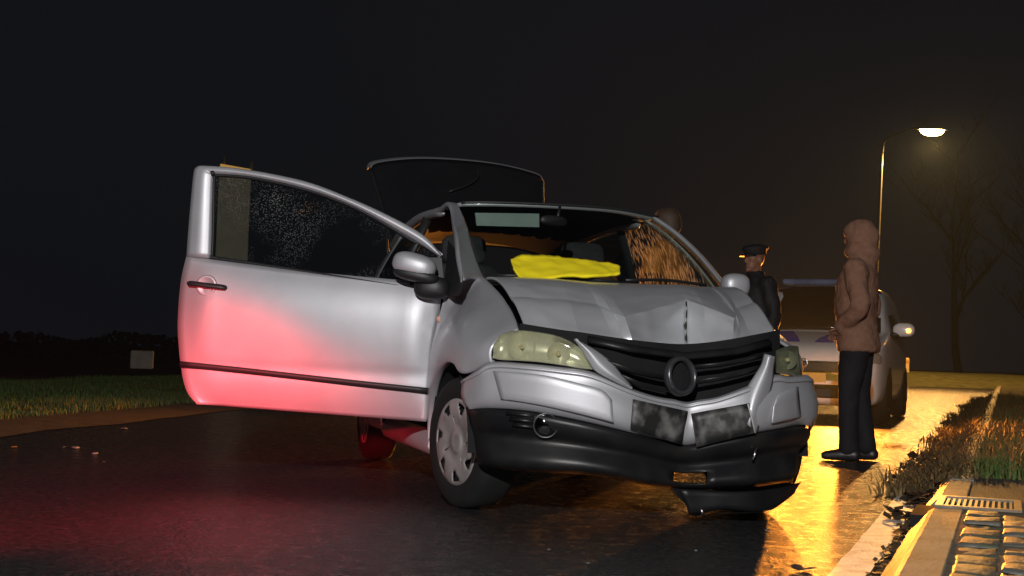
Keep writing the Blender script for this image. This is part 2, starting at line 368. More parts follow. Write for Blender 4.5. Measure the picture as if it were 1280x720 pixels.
# ---- bumper: columns of (top pixel, bottom pixel)
cols = [((596, 463), (600, 511)), ((614, 452), (625, 511)), ((660, 454), (660, 514)), ((700, 458), (695, 520)), ((740, 464), (738, 529)),
        ((786, 484), (784, 540)), ((820, 495), (818, 548)), ((845, 499), (843, 553)), ((859, 502), (857, 557)), ((874, 499), (876, 554)), ((898, 495), (900, 549)), ((936, 481), (945, 541)), ((968, 468), (975, 536)), ((985, 470), (996, 532))]
ROWT = [(0, -0.035), (0.06, 0.005), (0.13, 0.012), (0.16, 0.006), (0.5, 0.025), (0.8, 0.018), (0.94, 0.0), (1.0, -0.02)]
def vdent(px): return -0.085 * max(0, 1 - abs(px - 859) / 85.0)
brow = []
for t, off in ROWT:
    r = []
    a, c = inv(577, 474, y=-0.80), inv(584, 512, y=-0.795)
    p = a.lerp(c, t); p.y -= max(off, -0.01) * 0.6; r.append(p)
    for (tx, ty), (bx_, by) in cols:
        px, py = tx + (bx_ - tx) * t, ty + (by - ty) * t
        r.append(FR(px, py, off + vdent(px)))
    for a, c in (((0.50, 0.705, 0.635), (0.53, 0.70, 0.415)), ((0.38, 0.775, 0.615), (0.42, 0.775, 0.395)), ((0.27, 0.80, 0.585), (0.33, 0.80, 0.35))):
        p = Vector(a).lerp(Vector(c), t); p += Vector((0.3, 0.9, 0)) * max(off, -0.01); r.append(p)
    brow.append(r)
bumper = solid(obj('front_bumper', patch(brow, 4, 3), silver, car), 0.012)
def trace(name, top, bot, m, off, parent, mid=0.004, nu=3, t=0.006, dent=True):
    rows = []
    for k, o2 in ((0, -0.004), (0.12, mid), (0.5, mid), (0.88, mid), (1, -0.004)):
        rows.append([FR(a[0] + (c[0] - a[0]) * k, a[1] + (c[1] - a[1]) * k, off + o2 + (vdent(a[0] + (c[0] - a[0]) * k) if dent else 0)) for a, c in zip(top, bot)])
    return solid(obj(name, patch(rows, nu, 2), m, parent), t)
trace('impact_strip', [(616, 464), (640, 465), (680, 469), (720, 478), (752, 487), (765, 500)], [(626, 500), (645, 502), (680, 508), (720, 517), (752, 525), (767, 529)], silver, 0.028, bumper)
trace('impact_strip', [(968, 503), (972, 494), (984, 487), (998, 483)], [(965, 530), (971, 529), (984, 526), (1002, 522)], silver, 0.028, bumper)
# bent halves of the number plate holder
for nm, q in (('left', ((792, 499), (860, 514), (852, 556), (789, 536))), ('right', ((864, 517), (937, 504), (944, 541), (871, 559)))):
    v = [FR(*p, 0.034 + vdent(p[0])) for p in q]
    rows = [[v[0].lerp(v[1], i / 6) for i in range(7)], [v[3].lerp(v[2], i / 6) for i in range(7)]]
    rows = [[a.lerp(c, k / 4) + Vector((0.004 * noise.noise(a * 30 + Vector((k, 0, 0))), 0, 0)) for a, c in zip(*rows)] for k in range(5)]
    o = solid(obj('plate_holder', grid(rows), plate, bumper), 0.006); 
    if nm == 'right':
        rim = [FR(*p, 0.042 + vdent(p[0])) for p in ((935, 505), (939, 520), (944, 541))]
        obj('plate_rim', tube(rim, 0.004, 6), mat('grey_plastic', (0.3, 0.3, 0.3), 0.5, var=0.2), bumper)
# ---- lower black skirt
sk_top = [(600, 510), (625, 510), (660, 513), (695, 519), (738, 528), (784, 539), (818, 547), (857, 556), (900, 548), (945, 540), (975, 535), (996, 531)]
sk_bot = [(606, 583), (640, 588), (675, 591), (705, 592), (738, 594), (775, 599), (812, 607), (850, 611), (893, 612), (940, 609), (970, 605), (992, 602)]
rows = []
for t, off in ((0, -0.02), (0.08, 0.012), (0.3, 0.0), (0.45, -0.035), (0.62, -0.02), (0.8, 0.0), (0.93, -0.01), (1, -0.06)):
    r = [inv(584, 512, y=-0.785).lerp(inv(596, 577, y=-0.74), t)]
    for a, c in zip(sk_top, sk_bot):
        px, py = a[0] + (c[0] - a[0]) * t, a[1] + (c[1] - a[1]) * t
        r.append(FR(px, py, off - 0.01 + vdent(px)))
    for a, c in (((0.50, 0.70, 0.41), (0.45, 0.665, 0.165)), ((0.40, 0.77, 0.39), (0.38, 0.72, 0.18)), ((0.31, 0.795, 0.345), (0.31, 0.75, 0.20))):
        p = Vector(a).lerp(Vector(c), t); p += Vector((0.3, 0.9, 0)) * off * 0.6; r.append(p)
    rows.append(r)
v, f = patch(rows, 4, 3)
HOLE = ((846, 596), (856, 592), (858, 594), (881, 593), (882, 604), (873, 608), (846, 603))
f2 = []
camf = CARM
def pix(p):
    q = (cam.matrix_world.inverted() @ (CARM @ p)); return 640 + F * q.x / -q.z, 360 - F * q.y / -q.z
bpy.context.view_layer.update()
for q in f:
    c = sum((Vector(v[i]) for i in q), Vector()) / 4; px, py = pix(c)
    if 846 < px < 883 and 590 < py < 606: continue
    f2.append(q)
skirt = solid(obj('lower_skirt', (v, f2), plastic, car), 0.008)
# torn spoiler lip hanging below, with a slit between
lip_t = [(850, 611), (880, 612), (915, 614), (955, 612), (985, 607), (1001, 602)]
lip_b = [(862, 644), (880, 641), (905, 637), (940, 640), (966, 637), (992, 618)]
lip = trace('spoiler_lip', lip_t, lip_b, plastic, -0.05, car, 0.01, 3, 0.006)
trace('torn_flap', [(836, 607), (852, 610), (872, 612)], [(858, 632), (868, 646), (876, 643)], plastic, -0.07, car, 0.0)
for pp, qq in (((946, 560), (941, 575)), ((876, 636), (880, 645))):
    obj('bracket', tube([FR(*pp, 0.0), FR(*qq, 0.0)], 0.006, 6), chrome, skirt)
# fog lamp recess, slats, lamp
fog = FR(682, 532, 0.0)
fn = Vector((1, -0.30, 0.02)).normalized()
fr_ = (Vector((1, 0, 0)).rotation_difference(fn)).to_matrix().to_4x4()
Mf = Matrix.Translation(fog) @ fr_ @ Matrix.Rotation(R(-90), 4, 'Z')
o = obj('fog_lamp', xf(lathe([(0.0, -0.03), (0.04, -0.025), (0.045, 0.002), (0.049, 0.004), (0.051, 0.0), (0.051, -0.04)], 28), Mf), mat('fog_rim', (0.03, 0.03, 0.033), 0.25, 0.2, 0.6, var=0.2), skirt)
obj('lens', xf(lathe([(0.0, 0.002), (0.025, 0.001), (0.046, -0.006)], 28), Mf), dark_g, o)
for k in range(3):
    y0 = 516 + k * 7
    a = [FR(633 + k * 4, y0, 0.004), FR(650, y0 + 1, 0.006), FR(668, y0 + 3, 0.002)]
    obj('vent_slat', tube(a, [(0.005, 0.012)] * 3, 6), plastic, skirt)
# ---- grille
rows = []
for t in (0, 0.35, 0.7, 1):
    rows.append([FR(px, ya + (yb - ya) * t, -0.085 - 0.03 * t + vdent(px)) for px, ya, yb in ((650, 404, 460), (700, 412, 470), (725, 415, 484), (770, 422, 500), (820, 428, 510), (858, 430, 515), (900, 426, 510), (945, 418, 500), (975, 412, 480))])
obj('radiator_panel', patch(rows, 3, 3), matte, car)
for px_y in ([(752, 451), (790, 464), (818, 470), (838, 473)], [(775, 470), (800, 481), (830, 487), (850, 489)]):
    obj('grille_slat', tube([FR(a, c, -0.02 + 0.7 * vdent(a)) for a, c in px_y], [(0.014, 0.007)] * 4, 8), plastic, car)
for px_y in ([(868, 459), (900, 456), (930, 450), (952, 445)], [(868, 478), (900, 473), (930, 466), (948, 460)]):
    obj('grille_slat', tube([FR(a, c, -0.02 + 0.7 * vdent(a)) for a, c in px_y], [(0.014, 0.007)] * 4, 8), plastic, car)
# upper grille crossbar under the bonnet edge
obj('grille_bar', tube([FR(a, c, -0.05 + 0.5 * vdent(a)) for a, c in ((735, 424), (790, 436), (858, 445), (920, 439), (962, 428))], [(0.012, 0.02)] * 5, 8), plastic, car)
bc = FR(852, 470, 0.0 - 0.03)
Mb = Matrix.Translation(bc) @ (Vector((1, 0, 0)).rotation_difference(Vector((1, 0.35, 0.12)).normalized())).to_matrix().to_4x4() @ Matrix.Rotation(R(-90), 4, 'Z')
ring = obj('badge_ring', xf(lathe([(0.060, 0.0), (0.064, 0.012), (0.072, 0.014), (0.080, 0.006), (0.082, -0.02), (0.06, -0.03)], 40, closed=True), Mb), mat('badge_grey', (0.05, 0.05, 0.055), 0.3, 0.5, 0.5, var=0.3, vscale=14), car)
obj('badge_socket', xf(lathe([(0.0, -0.02), (0.061, -0.018)], 40), Mb), matte, ring)
# silver frame strips either side of the grille
def strip(name, outer, inner, off, m=silver):
    rows = [[FR(a, c, off + vdent(a)) for a, c in outer], [FR((a + e) / 2, (c + g) / 2, off + 0.014 + vdent(a)) for (a, c), (e, g) in zip(outer, inner)], [FR(a, c, off - 0.02 + vdent(a)) for a, c in inner]]
    return solid(obj(name, patch(rows, 4, 4), m, car), 0.01)
strip('grille_frame', [(717, 424), (729, 441), (742, 462), (765, 476), (790, 488)], [(727, 427), (746, 438), (764, 452), (777, 467), (790, 482)], 0.0)
strip('grille_frame', [(970, 446), (968, 458), (966, 480), (957, 512), (946, 542)], [(955, 442), (951, 456), (942, 471), (930, 492), (925, 520)], 0.012)
# ---- headlights
def lamp_unit(top, bot, bowls, deep, refl=reflector_m, lens=None):
    hl = trace('headlight', top, bot, lens or lens_g, -0.005, car, 0.012, 4, 0.003, dent=False)
    rows = []
    for k, d in ((0, -0.02), (0.25, deep), (0.5, deep - 0.01), (0.75, deep), (1, -0.02)):
        rows.append([FR(a[0] + (c[0] - a[0]) * k, a[1] + (c[1] - a[1]) * k, d if 0 < i < len(top) - 1 else -0.02) for i, (a, c) in enumerate(zip(top, bot))])
    obj('reflector', patch(rows, 4, 4), refl, hl)
    for px, py, rr in bowls:
        c = FR(px, py, -0.035)
        M_ = Matrix.Translation(c) @ Matrix.Rotation(R(-90 - 12), 4, 'Z')
        obj('bowl', xf(lathe([(0.004, -0.03), (rr * 0.5, -0.024), (rr * 0.85, -0.010), (rr, -0.002)], 28), M_), refl, hl)
        obj('bulb', xf(lathe([(0.0, 0.012), (0.008, 0.008), (0.01, -0.01), (0.01, -0.03)], 12), M_), mat('bulb_glass', (0.5, 0.45, 0.3) if rr > 0.045 else (0.45, 0.16, 0.03), 0.2, 0.2, var=0.1), hl)
    return hl
lamp_unit([(617, 430), (626, 419), (645, 413), (672, 415), (700, 421), (724, 434), (737, 450)], [(616, 448), (627, 450), (648, 451), (675, 453), (704, 457), (728, 461), (741, 462)], [(652, 433, 0.058), (698, 442, 0.046)], -0.06)
lamp_unit([(970, 438), (980, 434), (990, 432), (998, 433)], [(970, 466), (981, 468), (992, 470), (1003, 474)], [(985, 450, 0.04)], -0.04, mat('dim_reflector', (0.20, 0.21, 0.17), 0.3, 0.4, var=0.3), None)
# ---- bonnet: each column runs from the rear edge over the fold to the buckled front edge
BC = [((607, 347, -0.30), None, (658, 407, 0.40)), ((640, 347, -0.22), None, (690, 415, 0.49)), ((690, 349, -0.16), None, (724, 419, 0.54)),
      ((716, 351, -0.15), None, (768, 426, 0.55)), ((738, 352, -0.14), (781, 396, 0.49), (791, 429, 0.56)), ((780, 354, -0.14), (815, 387, 0.35), (824, 433, 0.43)), ((842, 357, -0.19), (857, 375, 0.20), (858, 437, 0.30)),
      ((858, 357.5, -0.21), (880, 382, 0.31), (880, 436, 0.40)), ((874, 358, -0.23), (918, 398, 0.42), (915, 433, 0.53)), ((890, 359, -0.27), None, (942, 427, 0.50)), ((904, 360, -0.31), None, (969, 413, 0.42))]
NQ, NTT = 12, 60
R0, R1, R2 = [], [], []
for ra, rg, fa in BC:
    p0, p2 = inv(ra[0], ra[1], x=ra[2]), inv(fa[0], fa[1], x=fa[2])
    p1 = inv(rg[0], rg[1], x=rg[2]) if rg else p0.lerp(p2, 0.62) + Vector((0.0, 0, 0.050))
    R0.append(p0); R1.append(p1); R2.append(p2)
def lin(L): return [L[i].lerp(L[i + 1], k / NQ) for i in range(len(L) - 1) for k in range(NQ)] + [L[-1]]
rf, mf, ff = crs(R0, NQ), lin(R1), lin(R2)
n_ = len(rf); rows = []
for i in range(NTT + 1):
    t = i / NTT; r = []
    for j in range(n_):
        s = j / (n_ - 1); q = j / NQ; inside = 1.0 if 3.5 < q < 8.5 else 0.0
        if t < 0.62:
            u = t / 0.62; p = rf[j].lerp(mf[j], u); p.z += 0.032 * 4 * u * (1 - u) * (1 - 0.5 * inside * u)
        else:
            u = (t - 0.62) / 0.38; p = mf[j].lerp(ff[j], u); p.z += (0.022 if not inside else 0.006) * 4 * u * (1 - u) * (1 if inside else (1 - u))
            if inside: p.x += 0.012 * noise.noise(Vector((q * 1.7, u * 2.5, 4)))
        p.z -= 0.02 * max(0, (0.10 - s) / 0.10) ** 2 * t
        p.z += 0.003 * noise.noise(Vector((s * 14, t * 9, 2))) * (1 if t > 0.4 else 0.2)
        if t > 0.95: p.x -= 0.012 * ((t - 0.95) / 0.05) ** 2
        r.append(p)
    rows.append(r)
bonnet = solid(obj('bonnet', grid(rows), hoodlit, car), 0.014)
jj = 6 * NQ; tear_l, tear_r = [], []
for i in range(38, NTT + 1):
    q = Vector(rows[i][jj]); w_ = 0.001 + 0.010 * max(0, noise.noise(Vector((i * 0.37, 1, 0))) + 0.2); q += Vector((0.007, 0, 0.003))
    tear_l.append(q + Vector((0.002, -w_ * 1.5, 0))); tear_r.append(q + Vector((0, w_ * 0.4, 0)))
solid(obj('paint_tear', grid([tear_l, tear_r]), mat('bare_dark_metal', (0.015, 0.014, 0.014), 0.6, 0.3, var=0.4), bonnet, False), 0.002, 0)
bonnet['label'] = 'bonnet buckled into a sharp peak by the impact'
try:
    me = bonnet.data; 
    for e in me.edges: e.use_edge_sharp = False
    me.set_sharp_from_angle(angle=R(11))
except Exception: pass
# ---- wings (image left traced by the shut lines, mirrored for the other side)
def wing(sgn):
    arch = [(-0.37, 0.78, 0.24), (-0.36, 0.785, 0.33), (-0.325, 0.79, 0.43), (-0.25, 0.795, 0.52), (-0.12, 0.80, 0.60), (0.03, 0.80, 0.637), (0.16, 0.797, 0.63), (0.25, 0.79, 0.595), (0.31, 0.765, 0.605), (0.365, 0.735, 0.63), (0.405, 0.70, 0.645)]
    top = [(-0.375, 0.735, 1.0), (-0.36, 0.68, 1.045), (-0.30, 0.585, 1.045), (-0.18, 0.578, 1.015), (-0.06, 0.575, 0.978), (0.05, 0.575, 0.943), (0.15, 0.577, 0.905), (0.24, 0.58, 0.868), (0.31, 0.585, 0.838), (0.36, 0.59, 0.815), (0.405, 0.595, 0.79)]
    rows = []
    for t in (0, 0.03, 0.25, 0.5, 0.72, 0.88, 1):
        r = []
        for i, (A, T_) in enumerate(zip(arch, top)):
            x = A[0] + (T_[0] - A[0]) * t; z = A[2] + (T_[2] - A[2]) * t
            y = A[1] + (T_[1] - A[1]) * t ** 3 + 0.03 * math.sin(math.pi * min(1, t * 1.15)) * (1 - 0.5 * i / 10)
            if t == 0: y -= 0.014
            if t == 0.03: y += 0.012 if i < 8 else 0.0
            r.append((x, -y * sgn, z))
        rows.append(r)
    return solid(obj('wing', patch(rows, 4, 4), silver, car), 0.012)
wl = wing(1); wr = wing(-1)
rp = obj('side_repeater', xf(lathe([(0.0, 0.012), (0.012, 0.009), (0.018, 0.0)], 16), Matrix.Translation(inv(549, 399, y=-0.805)) @ Matrix.Rotation(R(180), 4, 'Z')), mat('repeater_lens', (0.6, 0.3, 0.2), 0.2, var=0.1), wl)
# wheel-arch liners
for sg in (-1, 1):
    for xc in (0.0, -2.465):
        v, f = [], []
        for k in range(19):
            t = math.pi * k / 18
            for yy in (0.50, 0.785): v.append((xc + 0.36 * math.cos(t), sg * yy, 0.27 + 0.36 * math.sin(t)))
        for k in range(18): f.append((2 * k, 2 * k + 1, 2 * k + 3, 2 * k + 2))
        f.append(tuple(2 * k for k in range(19)))
        obj('arch_liner', (v, f), matte, car)
# ---- pillars, windscreen, roof
Lin = PX([(571, 255), (583, 277), (592, 308), (600, 330), (609, 346)], y=-0.5)
def wsx(p):                                                  # pixel on the raked windscreen plane
    x = -0.6
    for _ in range(40):
        q = inv(*p, x=x); x = 0.5 * x + 0.5 * (-0.22 - (q.z - 1.03) * 1.70 - 0.30 * (abs(q.y) / 0.65) ** 2.2 * 0.55)
    return inv(*p, x=x)
ws_top = [wsx(p) for p in ((576, 254), (620, 254), (700, 257), (770, 262), (822, 272))]
ws_b = [wsx(p) for p in ((608, 349), (660, 352), (740, 357), (830, 361), (908, 362))]
ws_m = [wsx(p) for p in ((592, 304), (640, 304), (718, 306), (800, 310), (868, 314))]
ws = obj('windscreen', patch([ws_top, ws_m, ws_b], 6, 8), wind_g, car)
Lout = [inv(*p, y=yy) for p, yy in (((558, 257), -0.59), ((565, 271), -0.615), ((572, 296), -0.665), ((575, 325), -0.70), ((580, 350), -0.72))]
Linn = [wsx(p) for p in ((570, 254), (581, 274), (590, 304), (597, 326), (606, 347))]
Lout = [Vector((-1.30, -0.60, 1.445))] + Lout; Linn = [Vector((-1.30, -0.52, 1.485))] + Linn
rows = [Lout, [a.lerp(c, 0.5) + Vector((0.008, -0.016, 0.010)) for a, c in zip(Lout, Linn)], Linn]
solid(obj('windscreen_pillar', patch(rows, 5, 5), silver, car), 0.02)
Rinn = [wsx(p) for p in ((815, 270), (843, 290), (870, 315), (892, 341), (906, 360))]
rows = [Rinn, [p + Vector((-0.02, 0.03, 0.004)) for p in Rinn], [p + Vector((-0.07, 0.05, -0.02)) for p in Rinn]]
solid(obj('windscreen_pillar', patch(rows, 5, 3), silver, car), 0.02)
rows = [[p + Vector((0.10 * 0 - 0.03, -0.03, -0.01)) for p in Rinn], [p + Vector((-0.10, -0.0, -0.03)) for p in Rinn]]
solid(obj('pillar_lining', patch(rows, 4, 3), mat('pillar_lining', (0.30, 0.30, 0.26), 0.8, var=0.1), car), 0.01)
# roof
roof_rows = [[p + Vector((0, 0, 0.004)) for p in ws_top]]
for x, z, hw, dr in ((-1.27, 1.512, 0.575, 0.035), (-1.55, 1.525, 0.58, 0.045), (-2.0, 1.52, 0.58, 0.06), (-2.5, 1.49, 0.57, 0.06), (-2.82, 1.44, 0.55, 0.06)):
    roof_rows.append([(x, -hw, z - dr), (x, -hw * 0.55, z - 0.012), (x, 0, z), (x, hw * 0.55, z - 0.012), (x, hw, z - dr)])
roof = solid(obj('roof', patch(roof_rows, 5, 5), silver, car), 0.02)
obj('headliner', patch([[Vector(p) - Vector((0.05, 0, 0.024)) for p in r] for r in roof_rows], 3, 3), mat('headliner', (0.008, 0.008, 0.0075), 1.0, 0, 0.0, var=0.1), roof)
obj('aerial', tube(crs([(-2.45, 0.1, 1.50), (-2.5, 0.1, 1.53), (-2.75, 0.1, 1.66)], 4), 0.004, 6), trim, roof)
# header edge seal above the glass
obj('windscreen_seal', tube([p + Vector((0.006, 0, 0.004)) for p in crs(ws_top, 6)], 0.007, 8), trim, ws)
# ---- rear body shell
belt = lambda x: 0.96 + 0.03 * max(0, -x - 0.4)
def side(sgn, x0, x1, nme, arch_c=None):
    rows = []; nx = 26
    for t in (0, 0.04, 0.2, 0.4, 0.6, 0.8, 0.95, 1):
        r = []
        for i in range(nx):
            x = x0 + (x1 - x0) * i / (nx - 1); zb = 0.235
            if arch_c is not None and abs(x - arch_c) < 0.35: zb = max(zb, 0.275 + math.sqrt(0.36 ** 2 - (x - arch_c) ** 2) * 0.98)
            zt = belt(x); z = zb + (zt - zb) * t
            y = 0.80 + 0.012 * math.sin(min(1, max(0, (z - 0.25) / 0.6)) * math.pi) - 0.07 * max(0, (z - 0.72) / 0.3) - 0.10 * max(0, (-x - 2.55) / 0.5) ** 2
            if t == 0: y -= 0.02
            r.append((x, -sgn * y, z))
        rows.append(r)
    o = solid(obj(nme, patch(rows, 1, 3), silver, car), 0.015)
    obj('inner_trim', grid([[(p[0], p[1] - math.copysign(0.035, p[1]), p[2]) for p in r[::5]] for r in rows]), cabin_m, o)
    return o
side(1, -1.62, -3.0, 'quarter_panel', -2.465); side(-1, -1.60, -3.0, 'quarter_panel', -2.465)
rd = side(-1, -0.385, -1.59, 'closed_door')
boxo('handle', (-1.45, 0.815, 0.80), (0.17, 0.03, 0.03), trim, rd, 0.01)
bev(obj('sill', join(tube([(-0.36, -0.74, 0.25), (-1.62, -0.74, 0.25)], [(0.06, 0.06)] * 2, 10)), silver, car), 0.005)
obj('sill', tube([(-0.36, 0.74, 0.25), (-1.62, 0.74, 0.25)], 0.05, 10), silver, car)
for sg in (-1, 1):
    bt = lambda x, e=0: (x, sg * (0.735 - 0.10 * max(0, (-x - 2.55) / 0.5) ** 2), belt(x) + e)
    tp = lambda x: (x, sg * (0.565), 1.455 - 0.06 * max(0, (-x - 1.6)) ** 2 * 0.9)
    obj('roof_rail', tube(crs([(-1.22, sg * 0.565, 1.435), (-1.35, sg * 0.575, 1.45), (-1.8, sg * 0.585, 1.46), (-2.4, sg * 0.575, 1.42), (-2.82, sg * 0.55, 1.37)], 5), [0.003, 0.012, 0.02, 0.025] + [0.028] * 17, 8), silver, car)
    obj('door_pillar', tube([bt(-1.64), (-1.60, sg * 0.66, 1.25), (-1.56, sg * 0.585, 1.44)], [(0.03, 0.02)] * 3, 8), matte if sg > 0 else trim, car)
    solid(obj('rear_pillar', patch([[bt(-2.62), bt(-3.0)], [(-2.52, sg * 0.66, 1.22), (-2.93, sg * 0.63, 1.22)], [(-2.35, sg * 0.58, 1.42), (-2.82, sg * 0.55, 1.38)]], 3, 4), silver, car), 0.03)
    obj('pillar_trim', patch([[(-2.55, sg * 0.66, 1.0), (-2.98, sg * 0.60, 1.0)], [(-2.48, sg * 0.60, 1.22), (-2.90, sg * 0.57, 1.22)], [(-2.33, sg * 0.53, 1.41), (-2.80, sg * 0.50, 1.37)]], 3, 3), cabin_m, car)
    obj('quarter_window', patch([[bt(-1.68), bt(-2.6)], [(-1.62, sg * 0.66, 1.22), (-2.5, sg * 0.66, 1.22)], [(-1.58, sg * 0.585, 1.43), (-2.36, sg * 0.58, 1.40)]], 4, 4), dark_g, car)
obj('side_window', patch([[(-0.42, 0.725, 0.99), (-1.0, 0.735, 0.985), (-1.6, 0.735, 1.0)], [(-0.72, 0.665, 1.22), (-1.1, 0.665, 1.25), (-1.58, 0.665, 1.25)], [(-1.0, 0.585, 1.42), (-1.2, 0.585, 1.44), (-1.55, 0.585, 1.445)]], 5, 5), wet_g, car)
# rear panel, floor, bulkhead
obj('rear_panel', patch([[(-3.0, -0.68, 0.28), (-3.08, 0, 0.28), (-3.0, 0.68, 0.28)], [(-3.06, -0.70, 0.5), (-3.12, 0, 0.5), (-3.06, 0.70, 0.5)], [(-3.0, -0.68, 0.66), (-3.06, 0, 0.66), (-3.0, 0.68, 0.66)]], 4, 4), silver, car)
boxo('floor_pan', (-1.55, 0, 0.235), (2.7, 1.36, 0.13), matte, car, 0.02)
boxo('undertray', (0.08, 0, 0.265), (0.62, 1.0, 0.05), matte, car, 0.02)
boxo('exhaust_box', (-2.75, -0.1, 0.26), (0.5, 0.9, 0.18), matte, car, 0.03)
boxo('bulkhead', (-0.22, 0, 0.58), (0.10, 1.24, 0.66), matte, car, 0.02)
boxo('engine_block', (0.18, 0.02, 0.48), (0.42, 0.80, 0.42), matte, car, 0.05)
boxo('crossmember', (0.45, 0.02, 0.30), (0.12, 0.9, 0.14), matte, car, 0.03)
# tailgate, raised
tgc = [(-2.84, 1.44), (-3.02, 1.66), (-3.20, 1.88), (-3.34, 2.055), (-3.5, 2.095), (-3.75, 2.115)]
tw = [0.54, 0.565, 0.60, 0.635, 0.635, 0.60]
rows = []
for (x, z), hw in zip(tgc, tw):
    rows.append([(x - 0.02, -hw, z - 0.10), (x - 0.005, -hw * 0.92, z - 0.055), (x, -hw * 0.5, z - 0.008), (x, 0, z + 0.005), (x, hw * 0.5, z - 0.008), (x - 0.005, hw * 0.92, z - 0.055), (x - 0.02, hw, z - 0.10)])
tg = solid(obj('tailgate', patch(rows[3:], 4, 4), silver, car), 0.015, -1, (-3.2, 0, 0))
solid(obj('rear_window', patch(rows[:4], 4, 4), mat('black_glass', (0.010, 0.010, 0.011), 0.08, 0, 0.5, var=0.1), tg), 0.03, -1, (-3.4, 0, 1))
for e in (0, -1): obj('window_rim', tube(crs([r[e] for r in rows[:4]], 5), 0.012, 8), trim, tg)
obj('lip_edge', tube([Vector(p) + Vector((0.012, 0, 0.004)) for p in crs(rows[3], 4)], 0.004, 6), mat('dull_edge', (0.10, 0.10, 0.105), 0.6, var=0.1), tg)
obj('wiper_arm', tube(crs([(-3.26, 0.12, 2.0), (-3.20, 0.11, 1.93), (-3.14, 0.02, 1.86), (-3.10, -0.12, 1.80)], 4), 0.008, 6), trim, tg)
for sg in (-1, 1): obj('gas_strut', tube([(-2.88, sg * 0.56, 1.20), (-3.14, sg * 0.56, 1.70)], 0.011, 8), trim, tg)
# ---- wheels
def make_wheel(loc, rz, left):
    o = obj('wheel', lathe([(0.03, -0.06), (0.06, -0.055), (0.165, -0.05), (0.175, 0.04), (0.178, -0.085), (0.178, 0.085)], 40), matte, car)
    o.location = loc; o.rotation_euler = (0, R(3) if rz else 0, rz + (0 if left else math.pi))
    tp = [(0.180, -0.080), (0.20, -0.088), (0.255, -0.089), (0.280, -0.078), (0.2905, -0.05), (0.292, 0), (0.2905, 0.05), (0.280, 0.078), (0.255, 0.089), (0.20, 0.088), (0.180, 0.080)]
    obj('tyre', lathe(tp, 56), tyre_m, o)
    # hubcap: dished disc with seven trapezoid holes near the rim
    seg, rr = 84, [0.0, 0.030, 0.046, 0.050, 0.054, 0.085, 0.112, 0.128, 0.146, 0.160, 0.174, 0.188, 0.194]
    dep = [-0.089, -0.089, -0.088, -0.084, -0.079, -0.086, -0.091, -0.093, -0.094, -0.093, -0.091, -0.089, -0.078]
    v, f = [], []
    for k in range(seg):
        t = 2 * math.pi * k / seg
        for r_, d_ in zip(rr, dep): v.append((r_ * math.cos(t), d_, r_ * math.sin(t)))
    nr = len(rr)
    for k in range(seg):
        k2 = (k + 1) % seg; ph = k % 12
        for i in range(nr - 1):
            if 7 <= i <= 9 and 3 <= ph <= 3 + (3 if i > 7 else 2) + (1 if i > 8 else 0): continue
            if i == 1 - 1 + 0 and False: continue
            if i == 5 and ph in (0,) and (k // 12) % 2 == 0: continue
            f.append((k * nr + i, k2 * nr + i, k2 * nr + i + 1, k * nr + i + 1))
    solid(obj('hubcap', (v, f), hub_m, o), 0.006)
    return o
make_wheel((0, -0.672, 0.292), R(14), True); make_wheel((0, 0.672, 0.292), R(14), False)
make_wheel((-2.465, -0.672, 0.292), 0, True); make_wheel((-2.465, 0.672, 0.292), 0, False)
# ---- open door, hung at the front pillar and swung out
DH = CARM @ Vector((-0.40, -0.79, 0.5))
def DP(px, py, n=0.0):                                        # pixel on the open door's plane, n metres proud
    d = ray(px, py); nrm = Vector((-0.122, -0.9925, 0)); q = DH + nrm * n
    t = (q - EYE).dot(nrm) / d.dot(nrm); return CARI @ (EYE + d * t)
dl = [(233, 320), (227, 345), (223.5, 375), (222, 410), (224, 440), (226, 456), (229, 475), (235, 492), (246, 505)]
drt = [(553, 354), (551, 374), (549, 398), (546, 428), (543, 456), (541, 470), (539, 487), (536, 508), (532, 527)]
dn = [0.0, 0.028, 0.042, 0.040, 0.028, 0.017, 0.014, -0.004, -0.03]
rows = []
for k, (a, c) in enumerate(zip(dl, drt)):
    r = []
    for i in range(13):
        t = i / 12; px = a[0] + (c[0] - a[0]) * t; py = a[1] + (c[1] - a[1]) * t
        py += (-3.0 if k < 2 else 0) * math.sin(math.pi * t) * -1
        e = min(t, 1 - t); nn = dn[k] * min(1, e / 0.03) + 0.008 * math.sin(math.pi * t)
        r.append(DP(px, py, nn))
    rows.append(r)
door = solid(obj('open_door', patch(rows, 3, 4), silver, car), 0.022)
door['label'] = 'open passenger door, its lower half lit red'
DN = CARI.to_3x3() @ Vector((-0.122, -0.9925, 0))
back = [[Vector(p) - DN * (0.05 + 0.03 * (0 < k < 8)) for p in r] for k, r in enumerate(rows)]
obj('trim_panel', patch(back, 2, 2), cabin_m, door)
def ribbon(name, outer, inner, m, n0, n1, parent, th=0.02):
    rows = [[DP(*p, n0) for p in outer], [DP((a[0] + c[0]) / 2, (a[1] + c[1]) / 2, n1) for a, c in zip(outer, inner)], [DP(*p, n0 - 0.006) for p in inner]]
    return solid(obj(name, patch(rows, 5, 3), m, parent), th)
ribbon('window_frame', [(233, 321), (235.5, 285), (239, 245), (242, 216), (245.5, 209), (255, 207), (294, 210), (341, 217.5), (388, 228.5), (434, 246), (481, 267), (528, 293), (552, 318)],
       [(264, 323), (265, 290), (266, 250), (267, 222), (269, 219), (272, 218.5), (309, 221.5), (352, 229.5), (398, 242), (446, 261), (490, 285), (524, 305), (550, 322)], silver, 0.0, 0.012, door)
